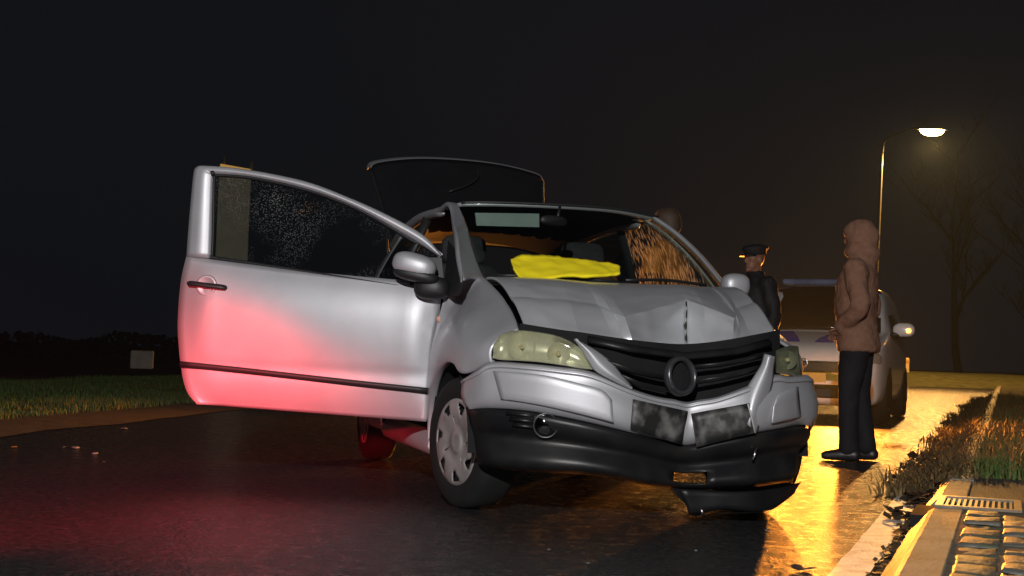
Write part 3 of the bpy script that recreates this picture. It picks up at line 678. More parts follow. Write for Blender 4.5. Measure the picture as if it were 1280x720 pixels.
# black seal lines round the glass
ribbon('window_seal', [(263, 324), (264.5, 290), (266, 222), (269, 217.5), (309, 220), (352, 228), (398, 240.5), (446, 259.5), (490, 283), (522, 303)],
       [(267, 324), (268.5, 290), (269.5, 225), (272, 221.5), (309, 224), (352, 232), (398, 244.5), (446, 263.5), (489, 287.5), (519, 306)], trim, 0.004, 0.008, door, 0.012)
ribbon('belt_seal', [(262, 319), (325, 328.5), (387, 338), (450, 347.5), (512, 356), (553, 359)], [(262, 323.5), (325, 333), (387, 342.5), (450, 352), (512, 361), (553, 364)], trim, 0.006, 0.014, door, 0.014)
gl = [[DP(*p, -0.012) for p in r] for r in ([(266, 219), (309, 221), (352, 229), (398, 242), (446, 261), (490, 285), (524, 304), (550, 320)], [(265, 323), (309, 329), (352, 335), (398, 342), (446, 349), (490, 355), (524, 359), (552, 361)])]
obj('window_glass', patch([gl[0], [a.lerp(c, 0.5) + DN * 0.01 for a, c in zip(*gl)], gl[1]], 4, 5), door_g, door)
# rub strip
a = [(226, 455.5), (300, 463), (380, 472), (460, 481), (535, 489)]
obj('rub_strip', tube(crs([DP(*p, 0.026 - 0.008 * (i in (0, 4))) for i, p in enumerate(a)], 5), [(0.019, 0.013)] * 21, 10), trim, door)
# handle in its round recess
hc = DP(258, 357, 0.040)
hq = Vector((1, 0, 0)).rotation_difference(DN).to_matrix().to_4x4()
Mh = Matrix.Translation(hc) @ hq @ Matrix.Rotation(R(-90), 4, 'Z')
obj('handle_recess', xf(lathe([(0.0, -0.004), (0.02, -0.002), (0.038, 0.003), (0.046, 0.006), (0.052, 0.001), (0.053, -0.012)], 32), Mh), silver, door)
obj('keyhole', xf(lathe([(0.0, 0.006), (0.009, 0.006), (0.012, 0.0)], 14), Matrix.Translation(DP(281, 371, 0.036)) @ hq @ Matrix.Rotation(R(-90), 4, 'Z')), chrome, door)
obj('handle', tube(crs([DP(235, 354, 0.044), DP(242, 354.5, 0.057), DP(258, 356.5, 0.061), DP(275, 358.5, 0.057), DP(283, 360, 0.044)], 4), [(0.009, 0.009)] + [(0.015, 0.011)] * 15 + [(0.009, 0.009)], 10), trim, door)
# wing mirror on the open door, seen from its front
def blob(c, s, m, name, parent, rot=None, e=2.6):
    v, f = [], []; nu, nv = 24, 14
    for i in range(nv + 1):
        ph = -math.pi / 2 + math.pi * i / nv
        for k in range(nu):
            th = 2 * math.pi * k / nu; g = lambda x: math.copysign(abs(x) ** (2 / e), x)
            q = Vector((g(math.cos(ph)) * g(math.cos(th)) * s[0], g(math.cos(ph)) * g(math.sin(th)) * s[1], g(math.sin(ph)) * s[2]))
            v.append((rot @ q if rot else q) + Vector(c))
    for i in range(nv):
        for k in range(nu): k2 = (k + 1) % nu; f.append((i * nu + k, i * nu + k2, (i + 1) * nu + k2, (i + 1) * nu + k))
    return obj(name, (v, f), m, parent)
DU = CARI.to_3x3() @ Vector((-0.9925, 0.122, 0))
mrot = Matrix((DU, -DN.cross(DU) if False else DN, Vector((0, 0, 1)))).transposed()
mir = blob(DP(518, 332, 0.13), (0.105, 0.06, 0.058), silver, 'wing_mirror', door, mrot @ Matrix.Rotation(R(-14), 3, 'Y'))
blob(DP(520, 344, 0.125), (0.11, 0.062, 0.032), trim, 'mirror_base', mir.parent, mrot @ Matrix.Rotation(R(-10), 3, 'Y'))
blob(DP(540, 360, 0.07), (0.085, 0.07, 0.055), trim, 'mirror_foot', door, mrot)
obj('mirror_triangle', patch([[DP(512, 322, 0.006), DP(552, 322, 0.01)], [DP(512, 358, 0.012), DP(556, 366, 0.014)]], 4, 4), trim, door)
# mirror on the far side
mr = blob(inv(919, 357, x=-0.42), (0.055, 0.075, 0.062), silver, 'wing_mirror', car)
blob(inv(905, 368, x=-0.40), (0.05, 0.10, 0.03), trim, 'mirror_arm', mr)
# hinge cover between door and wing: dark door shut face
obj('door_shut', patch([[(-0.39, -0.76, 0.26), (-0.36, -0.60, 0.26)], [(-0.39, -0.77, 0.7), (-0.36, -0.60, 0.7)], [(-0.385, -0.735, 1.0), (-0.34, -0.60, 1.02)]], 3, 3), matte, car)
obj('pillar_trim', patch([[inv(560, 300, y=-0.66), inv(576, 320, y=-0.68)], [inv(556, 345, y=-0.71), inv(579, 350, y=-0.725)], [inv(552, 366, y=-0.745), inv(574, 370, y=-0.75)]], 3, 3), trim, car)
# ---- cabin
rows = [[(-0.24, -0.60, 1.0), (-0.15, -0.3, 1.015), (-0.12, 0, 1.02), (-0.15, 0.3, 1.015), (-0.24, 0.60, 1.0)], [(-0.5, -0.64, 1.0), (-0.5, -0.3, 1.02), (-0.5, 0, 1.02), (-0.5, 0.3, 1.05), (-0.5, 0.64, 1.0)],
        [(-0.66, -0.65, 0.93), (-0.68, -0.3, 0.95), (-0.68, 0, 0.95), (-0.68, 0.3, 0.98), (-0.66, 0.65, 0.93)], [(-0.62, -0.65, 0.6), (-0.6, -0.3, 0.6), (-0.6, 0, 0.5), (-0.6, 0.3, 0.6), (-0.62, 0.65, 0.6)]]
obj('dashboard', patch(rows, 4, 4), cabin_m, car)
for sg in (-1, 1):
    st = blob((-1.25, sg * 0.36, 0.52), (0.27, 0.25, 0.10), cabin_m, 'front_seat', car, None, 4)
    blob((-1.50, sg * 0.36, 0.86), (0.085, 0.24, 0.34), cabin_m, 'seat_back', st, Matrix.Rotation(R(-14), 3, 'Y'), 4)
    blob((-1.60, sg * 0.36, 1.27), (0.05, 0.13, 0.085), cabin_m, 'headrest', st, Matrix.Rotation(R(-10), 3, 'Y'), 4)
blob((-2.35, 0, 0.82), (0.12, 0.60, 0.36), cabin_m, 'rear_seat', car, Matrix.Rotation(R(-18), 3, 'Y'), 5)
swm = Matrix.Translation((-0.82, 0.36, 0.93)) @ Matrix.Rotation(R(-28), 4, 'Y') @ Matrix.Rotation(R(90), 4, 'Z')
sw = obj('steering_wheel', xf(lathe([(0.17 + 0.014 * math.cos(k * math.pi / 4), 0.014 * math.sin(k * math.pi / 4)) for k in range(8)], 40, closed=True), swm), trim, car)
obj('steering_hub', xf(lathe([(0.0, 0.03), (0.05, 0.025), (0.07, 0.0), (0.06, -0.03)], 24), swm), trim, sw)
for k in range(3):
    t = math.pi * (0.5 + k * 2 / 3) + math.pi; obj('spoke', xf(tube([(0, 0, 0), (0.165 * math.cos(t), 0, 0.165 * math.sin(t))], 0.014, 6), swm), trim, sw)
vis = [wsx(p) + Vector((-0.10, 0, 0)) for p in ((592, 266), (675, 268), (675, 285), (594, 282))]
v4 = [inv(*p, x=-1.02) for p in ((594, 266), (674, 267), (674, 284), (596, 282))]
solid(obj('sun_visor', grid([[v4[0], v4[1]], [v4[3], v4[2]]]), visor_m, car, False), 0.012)
blob(inv(692, 276, x=-0.86), (0.02, 0.085, 0.028), trim, 'rear_view_mirror', car, Matrix.Rotation(R(18), 3, 'Z'))
obj('mirror_stem', tube([inv(697, 272, x=-0.88), inv(700, 258, x=-0.92)], 0.008, 6), trim, car)
obj('wiper', tube(crs([wsx(p) + Vector((0.02, 0, 0.006)) for p in ((780, 352), (830, 352), (880, 358))], 4), 0.008, 6), trim, car)
obj('wiper', tube(crs([wsx(p) + Vector((0.02, 0, 0.006)) for p in ((620, 346), (680, 347), (770, 354))], 4), 0.008, 6), trim, car)
obj('cowl', patch([[Vector(p) + Vector((0.0, 0, -0.01)) for p in ws_b], [Vector(p) + Vector((0.14, 0, -0.03)) for p in ws_b]], 4, 3), plastic, car)

# made-up yellow sheet in place of a flat paint-over mark, foot of the windscreen
cl = [(637, 328), (650, 323.5), (675, 324), (700, 325.5), (729, 329), (757, 332), (772, 338)]
cb = [(639, 344), (652, 357), (667, 358), (706, 352.5), (735, 353), (757, 351), (771, 349.5)]
rows = []
for k in range(13):
    t = k / 12; r = []
    for a, c in zip(crs([Vector((*p, 0)) for p in cl], 5), crs([Vector((*p, 0)) for p in cb], 5)):
        p = a.lerp(c, t); q = wsx((p.x, p.y)) + Vector((0.022, 0, 0.012)); q += Vector((1, 0, 0.6)) * (0.008 * noise.noise(q * 14) + 0.006 * noise.noise(q * 40) + 0.02 * t); r.append(CARM @ q)
    rows.append(r)
stand_in = solid(obj('yellow_cloth', grid(rows), yellow_m), 0.012, 0, (0, 8, 0.5))
tag(stand_in, 'bright yellow cloth lying along the foot of the windscreen of the crashed car', 'cloth')

# ================================================================== STREET LAMP
lb = at(1089, 478, 50.0); lb.z = 0.05
lamp_top = at(1103, 183, 50.0); lamp_head = at(1165, 165, 50.0)
lamp = empty('street_lamp', lb, 0, 'tall tapered street lamp with a glowing head, beyond the road junction', 'street lamp')
steel = mat('galvanised_steel', (0.10, 0.098, 0.085), 0.5, 0.4, var=0.15)
T = lamp_top - lb; Hd = lamp_head - lb
obj('pole', tube(crs([(0, 0, 0), (0, 0, 0.05), T * 0.5, T * 0.97], 6), [0.11] * 6 + [0.10 - 0.004 * i for i in range(13)], 14), steel, lamp)
obj('base_plate', lathe([(0.0, 0.04), (0.2, 0.04), (0.2, 0.0)], 20, 'Z'), steel, lamp)
shadesteel = mat('dark_steel', (0.006, 0.006, 0.0055), 0.6, 0.2, var=0.15)  # night shade put into the colour so arm and head barely show
obj('arm', tube(crs([T * 0.965, T + Vector((0.12, 0, 0.28)), T + Vector((0.7, 0, 0.55)), Hd + Vector((-0.55, 0, 0.17))], 6), [0.045 - 0.0010 * i for i in range(19)], 10), shadesteel, lamp)
hd = obj('lamp_head', xf(lathe([(0.0, 0.14), (0.10, 0.135), (0.16, 0.10), (0.20, 0.05), (0.20, 0.02)], 24, 'Z'), Matrix.Translation(Hd + Vector((0, 0, 0.06))) @ Matrix.Diagonal((3.0, 1.1, 1, 1))), shadesteel, lamp)
obj('lens', xf(lathe([(0.19, 0.03), (0.185, -0.02), (0.14, -0.10), (0.08, -0.135), (0.0, -0.15)], 24, 'Z'), Matrix.Translation(Hd + Vector((0, 0, 0.06))) @ Matrix.Diagonal((2.6, 1.1, 1.5, 1))), emitter('sodium_lens', (1.0, 0.66, 0.22), 50), hd)
spl = bpy.data.lights.new('lamp_light', 'SPOT'); spl.energy = 10500; spl.color = (1, 0.48, 0.115); spl.spot_size = R(165); spl.spot_blend = 0.3; spl.shadow_soft_size = 0.35
so = bpy.data.objects.new('lamp_light', spl); COL.objects.link(so); so.parent = lamp; so.location = Hd + Vector((0, -0.05, -0.35)); so.rotation_euler = (R(-28), 0, 0)

# ================================================================== POLICE CAR
PH = R(21); PA = Vector((3.72, 15.68, 0))
pol = empty('police_car', PA, -R(90) - PH, 'white police people carrier with roof light bar facing the crashed car', 'car')
white = mat('white_paint', (0.82, 0.81, 0.78), 0.3, 0, 0.5, 0.4, var=0.05, vscale=4)
blue = mat('stripe_blue', (0.03, 0.05, 0.45), 0.4, 0, 0.5, 0.3, var=0.08); redm = mat('stripe_red', (0.75, 0.06, 0.02), 0.4, 0, 0.5, 0.3, var=0.08)
def sect(x, zb, zt, wb, ws_, wt, zs):
    return [(x, 0, zb), (x, -wb * 0.8, zb), (x, -wb, zb + 0.08), (x, -ws_, (zb + zs) / 2), (x, -ws_ * 0.985, zs), (x, -(ws_ + wt) / 2, (zs + zt) / 2 + 0.02), (x, -wt, zt - 0.05), (x, -wt * 0.6, zt - 0.006), (x, 0, zt)]
st = [(0.86, 0.42, 0.62, 0.52, 0.56, 0.40, 0.55), (0.84, 0.28, 0.78, 0.66, 0.72, 0.55, 0.66), (0.72, 0.22, 0.90, 0.80, 0.82, 0.66, 0.78), (0.45, 0.22, 0.99, 0.84, 0.875, 0.72, 0.88), (0.05, 0.22, 1.07, 0.85, 0.89, 0.74, 0.98), (-0.2, 0.22, 1.12, 0.85, 0.89, 0.74, 1.02),
      (-0.6, 0.22, 1.44, 0.85, 0.89, 0.72, 1.04), (-1.0, 0.22, 1.66, 0.85, 0.89, 0.70, 1.04), (-1.5, 0.22, 1.71, 0.85, 0.89, 0.70, 1.04), (-2.4, 0.22, 1.70, 0.85, 0.89, 0.69, 1.05), (-3.1, 0.25, 1.64, 0.83, 0.87, 0.66, 1.06), (-3.4, 0.3, 1.40, 0.80, 0.83, 0.56, 1.06), (-3.48, 0.45, 1.1, 0.74, 0.78, 0.56, 0.95)]
rows = []
for q in st:
    a = sect(*q); rows.append(a + [(p[0], -p[1], p[2]) for p in reversed(a[:-1])])
body = obj('body', patch(rows, 3, 4), white, pol)
def wsp(y, t): x = -0.14 - 0.80 * t; return x + 0.06 - 0.16 * (y / 0.7) ** 2 * 1.0
rows = []
for t in (0, 0.25, 0.5, 0.75, 1.0):
    hw = 0.76 - 0.08 * t; zc = 1.11 + 0.545 * t
    rows.append([(-0.10 - 0.86 * t - 0.16 * k * k + 0.055, hw * k, zc + 0.015 - 0.045 * k * k) for k in (-1, -0.6, -0.2, 0.2, 0.6, 1)])
black_g = MATS['black_glass']
solid(obj('windscreen', patch(rows, 3, 3), black_g, pol), 0.03, 1.0)
for sg in (-1, 1):
    rows = [[(-0.45, sg * 0.90, 1.05), (-1.5, sg * 0.905, 1.05), (-3.0, sg * 0.885, 1.07)], [(-0.75, sg * 0.82, 1.28), (-1.5, sg * 0.83, 1.30), (-2.9, sg * 0.80, 1.30)], [(-1.1, sg * 0.72, 1.53), (-1.6, sg * 0.72, 1.56), (-2.7, sg * 0.70, 1.53)]]
    obj('side_window', patch(rows, 3, 3), black_g, pol)
    hlm = blob((0.68, sg * 0.70, 0.76), (0.16, 0.13, 0.085), mat('headlamp_glass', (0.5, 0.48, 0.42), 0.15, 0.3, 0.6, var=0.2), 'headlight', pol, Matrix.Rotation(sg * R(-32), 3, 'Z'), 3)
    lit = obj('lit_lamp', xf(lathe([(0.0, 0.02), (0.05, 0.012), (0.07, 0.0)], 20), Matrix.Translation((0.83, sg * 0.62, 0.75)) @ Matrix.Rotation(R(-90), 4, 'Z')), emitter('headlamp_glow' if sg > 0 else 'headlamp_glow_b', (1, 0.62, 0.22), 30), hlm)
    sp = spot('headlamp_beam', PA, PA, 3600, (1.0, 0.31, 0.035), 130, 0.6, 0.06); sp.parent = pol; sp.location = (0.96, sg * 0.45, 0.68); sp.rotation_euler = (R(90 - 6), 0, R(-90))
    md = blob((-0.42, sg * 1.02, 1.14), (0.07, 0.13, 0.085), white, 'wing_mirror', pol)
    obj('indicator', xf(lathe([(0.0, 0.01), (0.02, 0.008), (0.028, 0.0)], 12), Matrix.Translation((-0.352, sg * 1.08, 1.13)) @ Matrix.Rotation(R(-90), 4, 'Z')), emitter('amber_indicator' if sg > 0 else 'amber_indicator_b', (1, 0.35, 0.04), 9), md)
    blob((-0.40, sg * 0.92, 1.08), (0.04, 0.06, 0.03), trim, 'mirror_arm', pol)
    # diagonal markings on the bonnet
    for k, mm in ((0, blue), (1, redm)):
        y0 = 0.20 + k * 0.26
        def hz(x): return 0.99 + (0.45 - x) * 0.2 + 0.012
        q = [(0.55, sg * (y0 - 0.12)), (0.55, sg * (y0 + 0.05)), (0.05, sg * (y0 + 0.22)), (0.05, sg * (y0 + 0.05))]
        rows = []
        for i in range(9):
            t = i / 8; xx = 0.62 - 0.60 * t; r = []
            for j in range(5):
                yy = y0 - 0.12 + 0.21 * j / 4 + 0.17 * t
                from_c = abs(yy) / 0.72
                zz = (0.94 if xx > 0.45 else 0.99) ; zz = 0.90 + (0.72 - xx) / 0.27 * 0.09 if xx > 0.45 else 0.99 + (0.45 - xx) / 0.40 * 0.08
                r.append((xx, sg * yy, zz - 0.045 * from_c ** 3 + 0.014))
            rows.append(r)
        obj('stripe', grid(rows), mm, pol)
# grille, bumper, plate, light bar
boxo('grille', (0.845, 0, 0.66), (0.06, 0.86, 0.13), plastic, pol, 0.02)
obj('emblem', xf(lathe([(0.045 + 0.010 * math.cos(k * math.pi / 4), 0.008 * math.sin(k * math.pi / 4)) for k in range(8)], 28, closed=True), Matrix.Translation((0.885, 0, 0.70)) @ Matrix.Rotation(R(-90), 4, 'Z')), chrome, pol)
boxo('lower_grille', (0.85, 0, 0.36), (0.06, 1.1, 0.12), plastic, pol, 0.02)
boxo('bumper_strip', (0.875, 0, 0.48), (0.04, 1.35, 0.05), white, pol, 0.012)
boxo('number_plate', (0.90, 0, 0.535), (0.012, 0.52, 0.11), mat('plate_yellow', (0.62, 0.42, 0.05), 0.4, var=0.06), pol, 0.004)
lbx = empty('light_bar', (-1.45, 0, 1.66), parent=pol)
lbx = boxo('light_bar', (-1.35, 0, 1.775), (0.26, 1.20, 0.075), mat('light_bar_lens', (0.16, 0.20, 0.32), 0.12, 0.1, 0.6, var=0.25, vscale=6), pol, 0.03)
boxo('bar_foot', (-1.35, 0, 1.725), (0.2, 0.9, 0.04), trim, lbx, 0.01)
bpy.data.objects.remove(bpy.data.objects['light_bar'], do_unlink=True) if bpy.data.objects.get('light_bar') and bpy.data.objects['light_bar'].type == 'EMPTY' else None
def simple_wheel(x, sg):
    o = obj('wheel', lathe([(0.0, -0.085), (0.06, -0.09), (0.10, -0.07), (0.18, -0.075), (0.2, -0.09), (0.205, -0.05)], 36), hub_m, pol)
    o.location = (x, sg * 0.80, 0.32); o.rotation_euler = (0, 0, 0 if sg < 0 else math.pi)
    obj('tyre', lathe([(0.20, -0.09), (0.22, -0.10), (0.28, -0.10), (0.308, -0.088), (0.32, -0.05), (0.32, 0.05), (0.308, 0.088), (0.28, 0.1), (0.20, 0.09)], 40), tyre_m, o)
    a = lathe([(0.33, 0.0), (0.375, 0.0)], 36)
    v, f = [], []
    for k in range(19):
        t = math.pi * k / 18
        v += [(x + 0.36 * math.cos(t), sg * 0.885, 0.32 + 0.36 * math.sin(t)), (x + 0.36 * math.cos(t), sg * 0.6, 0.32 + 0.36 * math.sin(t))]
    for k in range(18): f.append((2 * k, 2 * k + 1, 2 * k + 3, 2 * k + 2))
    f.append(tuple(2 * k for k in range(19)))
    v2 = [(x + 0.36 * math.cos(math.pi * k / 18), sg * 0.90, 0.32 + 0.36 * math.sin(math.pi * k / 18)) for k in range(19)] + [(x + 0.36, sg * 0.90, 0.2), (x - 0.36, sg * 0.90, 0.2)]
    obj('wheel_arch', (v2, [tuple(list(range(19)) + [20, 19])]), matte, pol)
for x in (0, -2.68):
    for sg in (-1, 1): simple_wheel(x, sg)

# ================================================================== PEOPLE
def ell(c, s, seg=14):
    v, f = [], []
    for i in range(seg // 2 + 1):
        ph = -math.pi / 2 + math.pi * i / (seg // 2)
        for k in range(seg):
            th = 2 * math.pi * k / seg; v.append(Vector((c[0] + s[0] * math.cos(ph) * math.cos(th), c[1] + s[1] * math.cos(ph) * math.sin(th), c[2] + s[2] * math.sin(ph))))
    for i in range(seg // 2):
        for k in range(seg): k2 = (k + 1) % seg; f.append((i * seg + k, i * seg + k2, (i + 1) * seg + k2, (i + 1) * seg + k))
    return v, f
def limb(pts, rad):                                           # closed round-ended tapered limb
    P = crs(pts, 5); n = len(P); k = (len(pts) - 1); rr = []
    for i in range(n):
        u = i / (n - 1) * k; a = min(int(u), k - 1); t = u - a; ra, rb = rad[a], rad[a + 1]
        ra = ra if isinstance(ra, tuple) else (ra, ra); rb = rb if isinstance(rb, tuple) else (rb, rb)
        rr.append((ra[0] * (1 - t) + rb[0] * t, ra[1] * (1 - t) + rb[1] * t))
    e0 = [ell(pts[0], (min(rr[0]),) * 3), ell(pts[-1], (min(rr[-1]),) * 3)]
    return join(tube(P, rr, 14), *e0)
def oval_tube(levels, seg=28):                                # stacked ovals (z, cx, cy, rx, ry)
    v, f = [], []
    L = crs([Vector((a[0], a[1], a[2])) for a in levels], 4); Rr = crs([Vector((a[3], a[4], 0)) for a in levels], 4)
    for p, q in zip(L, Rr):
        for k in range(seg): t = 2 * math.pi * k / seg; v.append(Vector((p.y + q.x * math.cos(t), p.z + q.y * math.sin(t), p.x)))
    n = len(L)
    for i in range(n - 1):
        for k in range(seg): k2 = (k + 1) % seg; f.append((i * seg + k, i * seg + k2, (i + 1) * seg + k2, (i + 1) * seg + k))
    f.append(tuple(reversed(range(seg)))); f.append(tuple((n - 1) * seg + k for k in range(seg)))
    return v, f
def remesh(o, vox=0.016, it=4, disp=0.0):
    m = o.modifiers.new('fuse', 'REMESH'); m.mode = 'VOXEL'; m.voxel_size = vox; m.use_smooth_shade = True
    s_ = o.modifiers.new('soften', 'SMOOTH'); s_.factor = 0.5; s_.iterations = it
    if disp:
        tx = bpy.data.textures.get('cloth_folds') or bpy.data.textures.new('cloth_folds', 'CLOUDS'); tx.noise_scale = 0.09; tx.noise_depth = 2
        d = o.modifiers.new('folds', 'DISPLACE'); d.texture = tx; d.strength = disp; d.mid_level = 0.5
    return o
# people face +x in their own frame, y to their left
def head_vf(z, tilt=0.0):
    return join(ell((0.005, 0, z + 0.03), (0.098, 0.078, 0.105), 20), ell((0.035, 0, z - 0.055), (0.062, 0.056, 0.065), 16), ell((0.105, 0, z - 0.012), (0.016, 0.013, 0.025), 10),
                ell((0.094, 0, z - 0.062), (0.012, 0.026, 0.009), 10), ell((0.082, 0.032, z + 0.032), (0.016, 0.02, 0.008), 10), ell((0.082, -0.032, z + 0.032), (0.016, 0.02, 0.008), 10),
                ell((0.078, 0, z - 0.098), (0.026, 0.026, 0.02), 10), ell((-0.005, 0.08, z - 0.01), (0.02, 0.012, 0.032), 10), ell((-0.005, -0.08, z - 0.01), (0.02, 0.012, 0.032), 10))
def hand_vf(w_, d, side_):
    """palm and five separate curled fingers from the wrist w_ along d"""
    d = Vector(d).normalized(); up = Vector((0, 0, 1)); a = d.cross(up).normalized() * side_; dn_ = d.cross(a).normalized()
    if dn_.z > 0: dn_ = -dn_
    parts = [limb([w_, w_ + d * 0.05, w_ + d * 0.085], [0.026, (0.04, 0.02), (0.042, 0.016)])]
    for k, ln in enumerate((0.066, 0.076, 0.072, 0.056)):
        b0 = w_ + d * 0.085 + a * (0.03 - 0.02 * k); parts.append(limb([b0, b0 + d * ln * 0.45 + dn_ * 0.008, b0 + d * ln * 0.7 + dn_ * 0.03], [0.0095, 0.009, 0.008]))
    b0 = w_ + d * 0.03 + a * 0.035; parts.append(limb([b0, b0 + d * 0.03 + a * 0.02, b0 + d * 0.055 + a * 0.014], [0.012, 0.011, 0.009]))
    return join(*parts)
def person(loc, face, label, jacket_m, trouser_m, H=1.76, hood=False, cap=None, hair=None, arms='pocket', skin=skin_m, stripes=None, group=None):
    k = H / 1.76
    root = empty('person', loc, face, label, 'person', group); root.scale = (k, k, k)
    sh, hp, kn, an = 1.43, 0.92, 0.50, 0.085
    B = [oval_tube([(0.84, 0, 0, 0.10, 0.15), (0.95, 0, 0, 0.11, 0.155), (1.08, 0.005, 0, 0.10, 0.135), (1.25, 0.015, 0, 0.115, 0.155), (1.40, 0.0, 0, 0.095, 0.16), (1.46, -0.01, 0, 0.07, 0.10), (1.50, -0.01, 0, 0.055, 0.055)]),
         limb([(-0.01, 0, 1.46), (0.0, 0, 1.57)], [0.056, 0.054]), head_vf(1.64)]
    J = [oval_tube([(0.80, 0.0, 0, 0.150, 0.205), (0.90, 0, 0, 0.155, 0.21), (1.05, 0.015, 0, 0.15, 0.20), (1.22, 0.015, 0, 0.155, 0.215), (1.36, 0, 0, 0.14, 0.215), (1.44, -0.01, 0, 0.11, 0.16), (1.50, -0.012, 0, 0.085, 0.095), (1.535, -0.005, 0, 0.08, 0.08)])]
    Tr = [oval_tube([(0.80, 0, 0, 0.12, 0.165), (0.92, 0, 0, 0.13, 0.175), (1.0, 0, 0, 0.125, 0.165)])]
    shoes = []
    for sd in (-1, 1):
        fx = 0.05 * sd; hipj = Vector((0, sd * 0.085, 0.86)); knee = Vector((0.02 + fx * 0.5, sd * 0.09, 0.49)); ank = Vector((-0.01 + fx, sd * 0.095, 0.09))
        B.append(limb([hipj, knee, ank], [0.082, 0.056, 0.04])); B.append(limb([ank + Vector((-0.02, 0, -0.045)), ank + Vector((0.13, sd * 0.015, -0.055))], [0.035, 0.03]))
        Tr.append(limb([hipj, (hipj + knee) / 2 + Vector((0.005, 0, 0)), knee, (knee + ank) / 2, ank + Vector((0, 0, 0.01))], [0.115, 0.098, 0.078, 0.072, 0.074]))
        shoes.append(join(limb([ank + Vector((-0.045, 0, -0.042)), ank + Vector((0.06, sd * 0.008, -0.045)), ank + Vector((0.165, sd * 0.02, -0.055))], [0.046, 0.046, 0.034]), limb([ank + Vector((-0.02, 0, -0.03)), ank + Vector((-0.01, 0, 0.05))], [0.046, 0.048])))
        s0 = Vector((-0.005, sd * 0.195, 1.405))
        if arms == 'pocket': el, wr_ = Vector((-0.05, sd * 0.27, 1.12)), Vector((0.10, sd * 0.155, 0.985))
        elif arms == 'front': el, wr_ = Vector((0.0, sd * 0.265, 1.12)), Vector((0.24, sd * 0.12, 1.12))
        else: el, wr_ = Vector((-0.03, sd * 0.255, 1.12)), Vector((0.04, sd * 0.265, 0.87))
        B.append(limb([s0, el, wr_], [0.056, 0.045, 0.032])); B.append(hand_vf(wr_, wr_ - el, -sd))
        J.append(limb([s0, (s0 + el) / 2, el, wr_ - (wr_ - el) * 0.04], [0.085, 0.078, 0.070, 0.056]))
    if hood:
        J.append(join(ell((-0.015, 0, 1.66), (0.122, 0.108, 0.135), 22), ell((0.035, 0, 1.70), (0.085, 0.09, 0.075), 18), ell((0.02, 0, 1.55), (0.09, 0.10, 0.06), 18), ell((-0.05, 0, 1.53), (0.10, 0.11, 0.09), 18)))
    remesh(obj('body', join(*B), skin, root), 0.0085, 2)
    remesh(obj('jacket', join(*J), jacket_m, root), 0.014, 4, 0.03)
    remesh(obj('trousers', join(*Tr), trouser_m, root), 0.015, 4, 0.018)
    for q in shoes: remesh(obj('shoe', q, mat('black_leather', (0.012, 0.011, 0.011), 0.45, var=0.2), root), 0.011, 2)
    if cap:
        c = obj('cap', join(xf(lathe([(0.0, 0.075), (0.06, 0.07), (0.115, 0.05), (0.125, 0.03), (0.10, 0.005), (0.099, -0.03)], 28, 'Z'), Matrix.Translation((0.0, 0, 1.715)) @ Matrix.Rotation(R(6), 4, 'Y') @ Matrix.Diagonal((1.08, 0.9, 1, 1)))), cap, root)
        rows = [[(0.095 * math.cos(t) + 0.01, 0.085 * math.sin(t), 1.695) for t in [R(-70 + 14 * i) for i in range(11)]], [(0.17 * math.cos(t) * (0.9 + 0.1 * math.cos(t)) + 0.0, 0.10 * math.sin(t), 1.672) for t in [R(-70 + 14 * i) for i in range(11)]]]
        solid(obj('peak', grid(rows), cap, c), 0.006)
    if hair:
        hr = [ell((-0.012, 0, 1.69), (0.10, 0.085, 0.09), 18), ell((-0.04, 0, 1.64), (0.075, 0.082, 0.085), 16)]
        remesh(obj('hair', join(*hr), hair, root), 0.012, 2, 0.01)
    for z, rx, ry in (stripes or []):
        obj('reflective_band', xf(lathe([(1.0, -0.025), (1.0, 0.025)], 36, 'Z'), Matrix.Translation((0.012, 0, z)) @ Matrix.Diagonal((rx, ry, 1, 1))), mat('reflective_grey', (0.6, 0.6, 0.55), 0.35, 0.3, var=0.1), root)
    return root
brown = mat('brown_jacket', (0.20, 0.105, 0.068), 0.85, 0, 0.2, var=0.12, vscale=30, bump=0.5, bscale=35)
blackc = mat('black_trousers', (0.012, 0.012, 0.014), 0.8, 0, 0.2, var=0.2)
navy = mat('navy_uniform', (0.010, 0.011, 0.015), 0.7, 0, 0.3, var=0.2)
amberj = mat('orange_jacket', (0.55, 0.20, 0.03), 0.7, 0, 0.3, var=0.15)
person(gnd(1070, 576), R(180 - 24), 'person in a brown hooded jacket and black trousers standing on the wet road', brown, blackc, 1.715, hood=True, arms='pocket')
person((2.22, 11.7, 0), R(205), 'person in a dark uniform and peaked cap standing behind the crashed car', navy, navy, 1.74, cap=navy, arms='side')
person((1.07, 9.0, 0), R(150), 'person in an orange jacket standing beside the crashed car, mostly hidden by its roof', amberj, navy, 1.74, hair=mat('brown_hair', (0.04, 0.022, 0.012), 0.7, var=0.3), arms='front', stripes=[(1.02, 0.158, 0.205)])

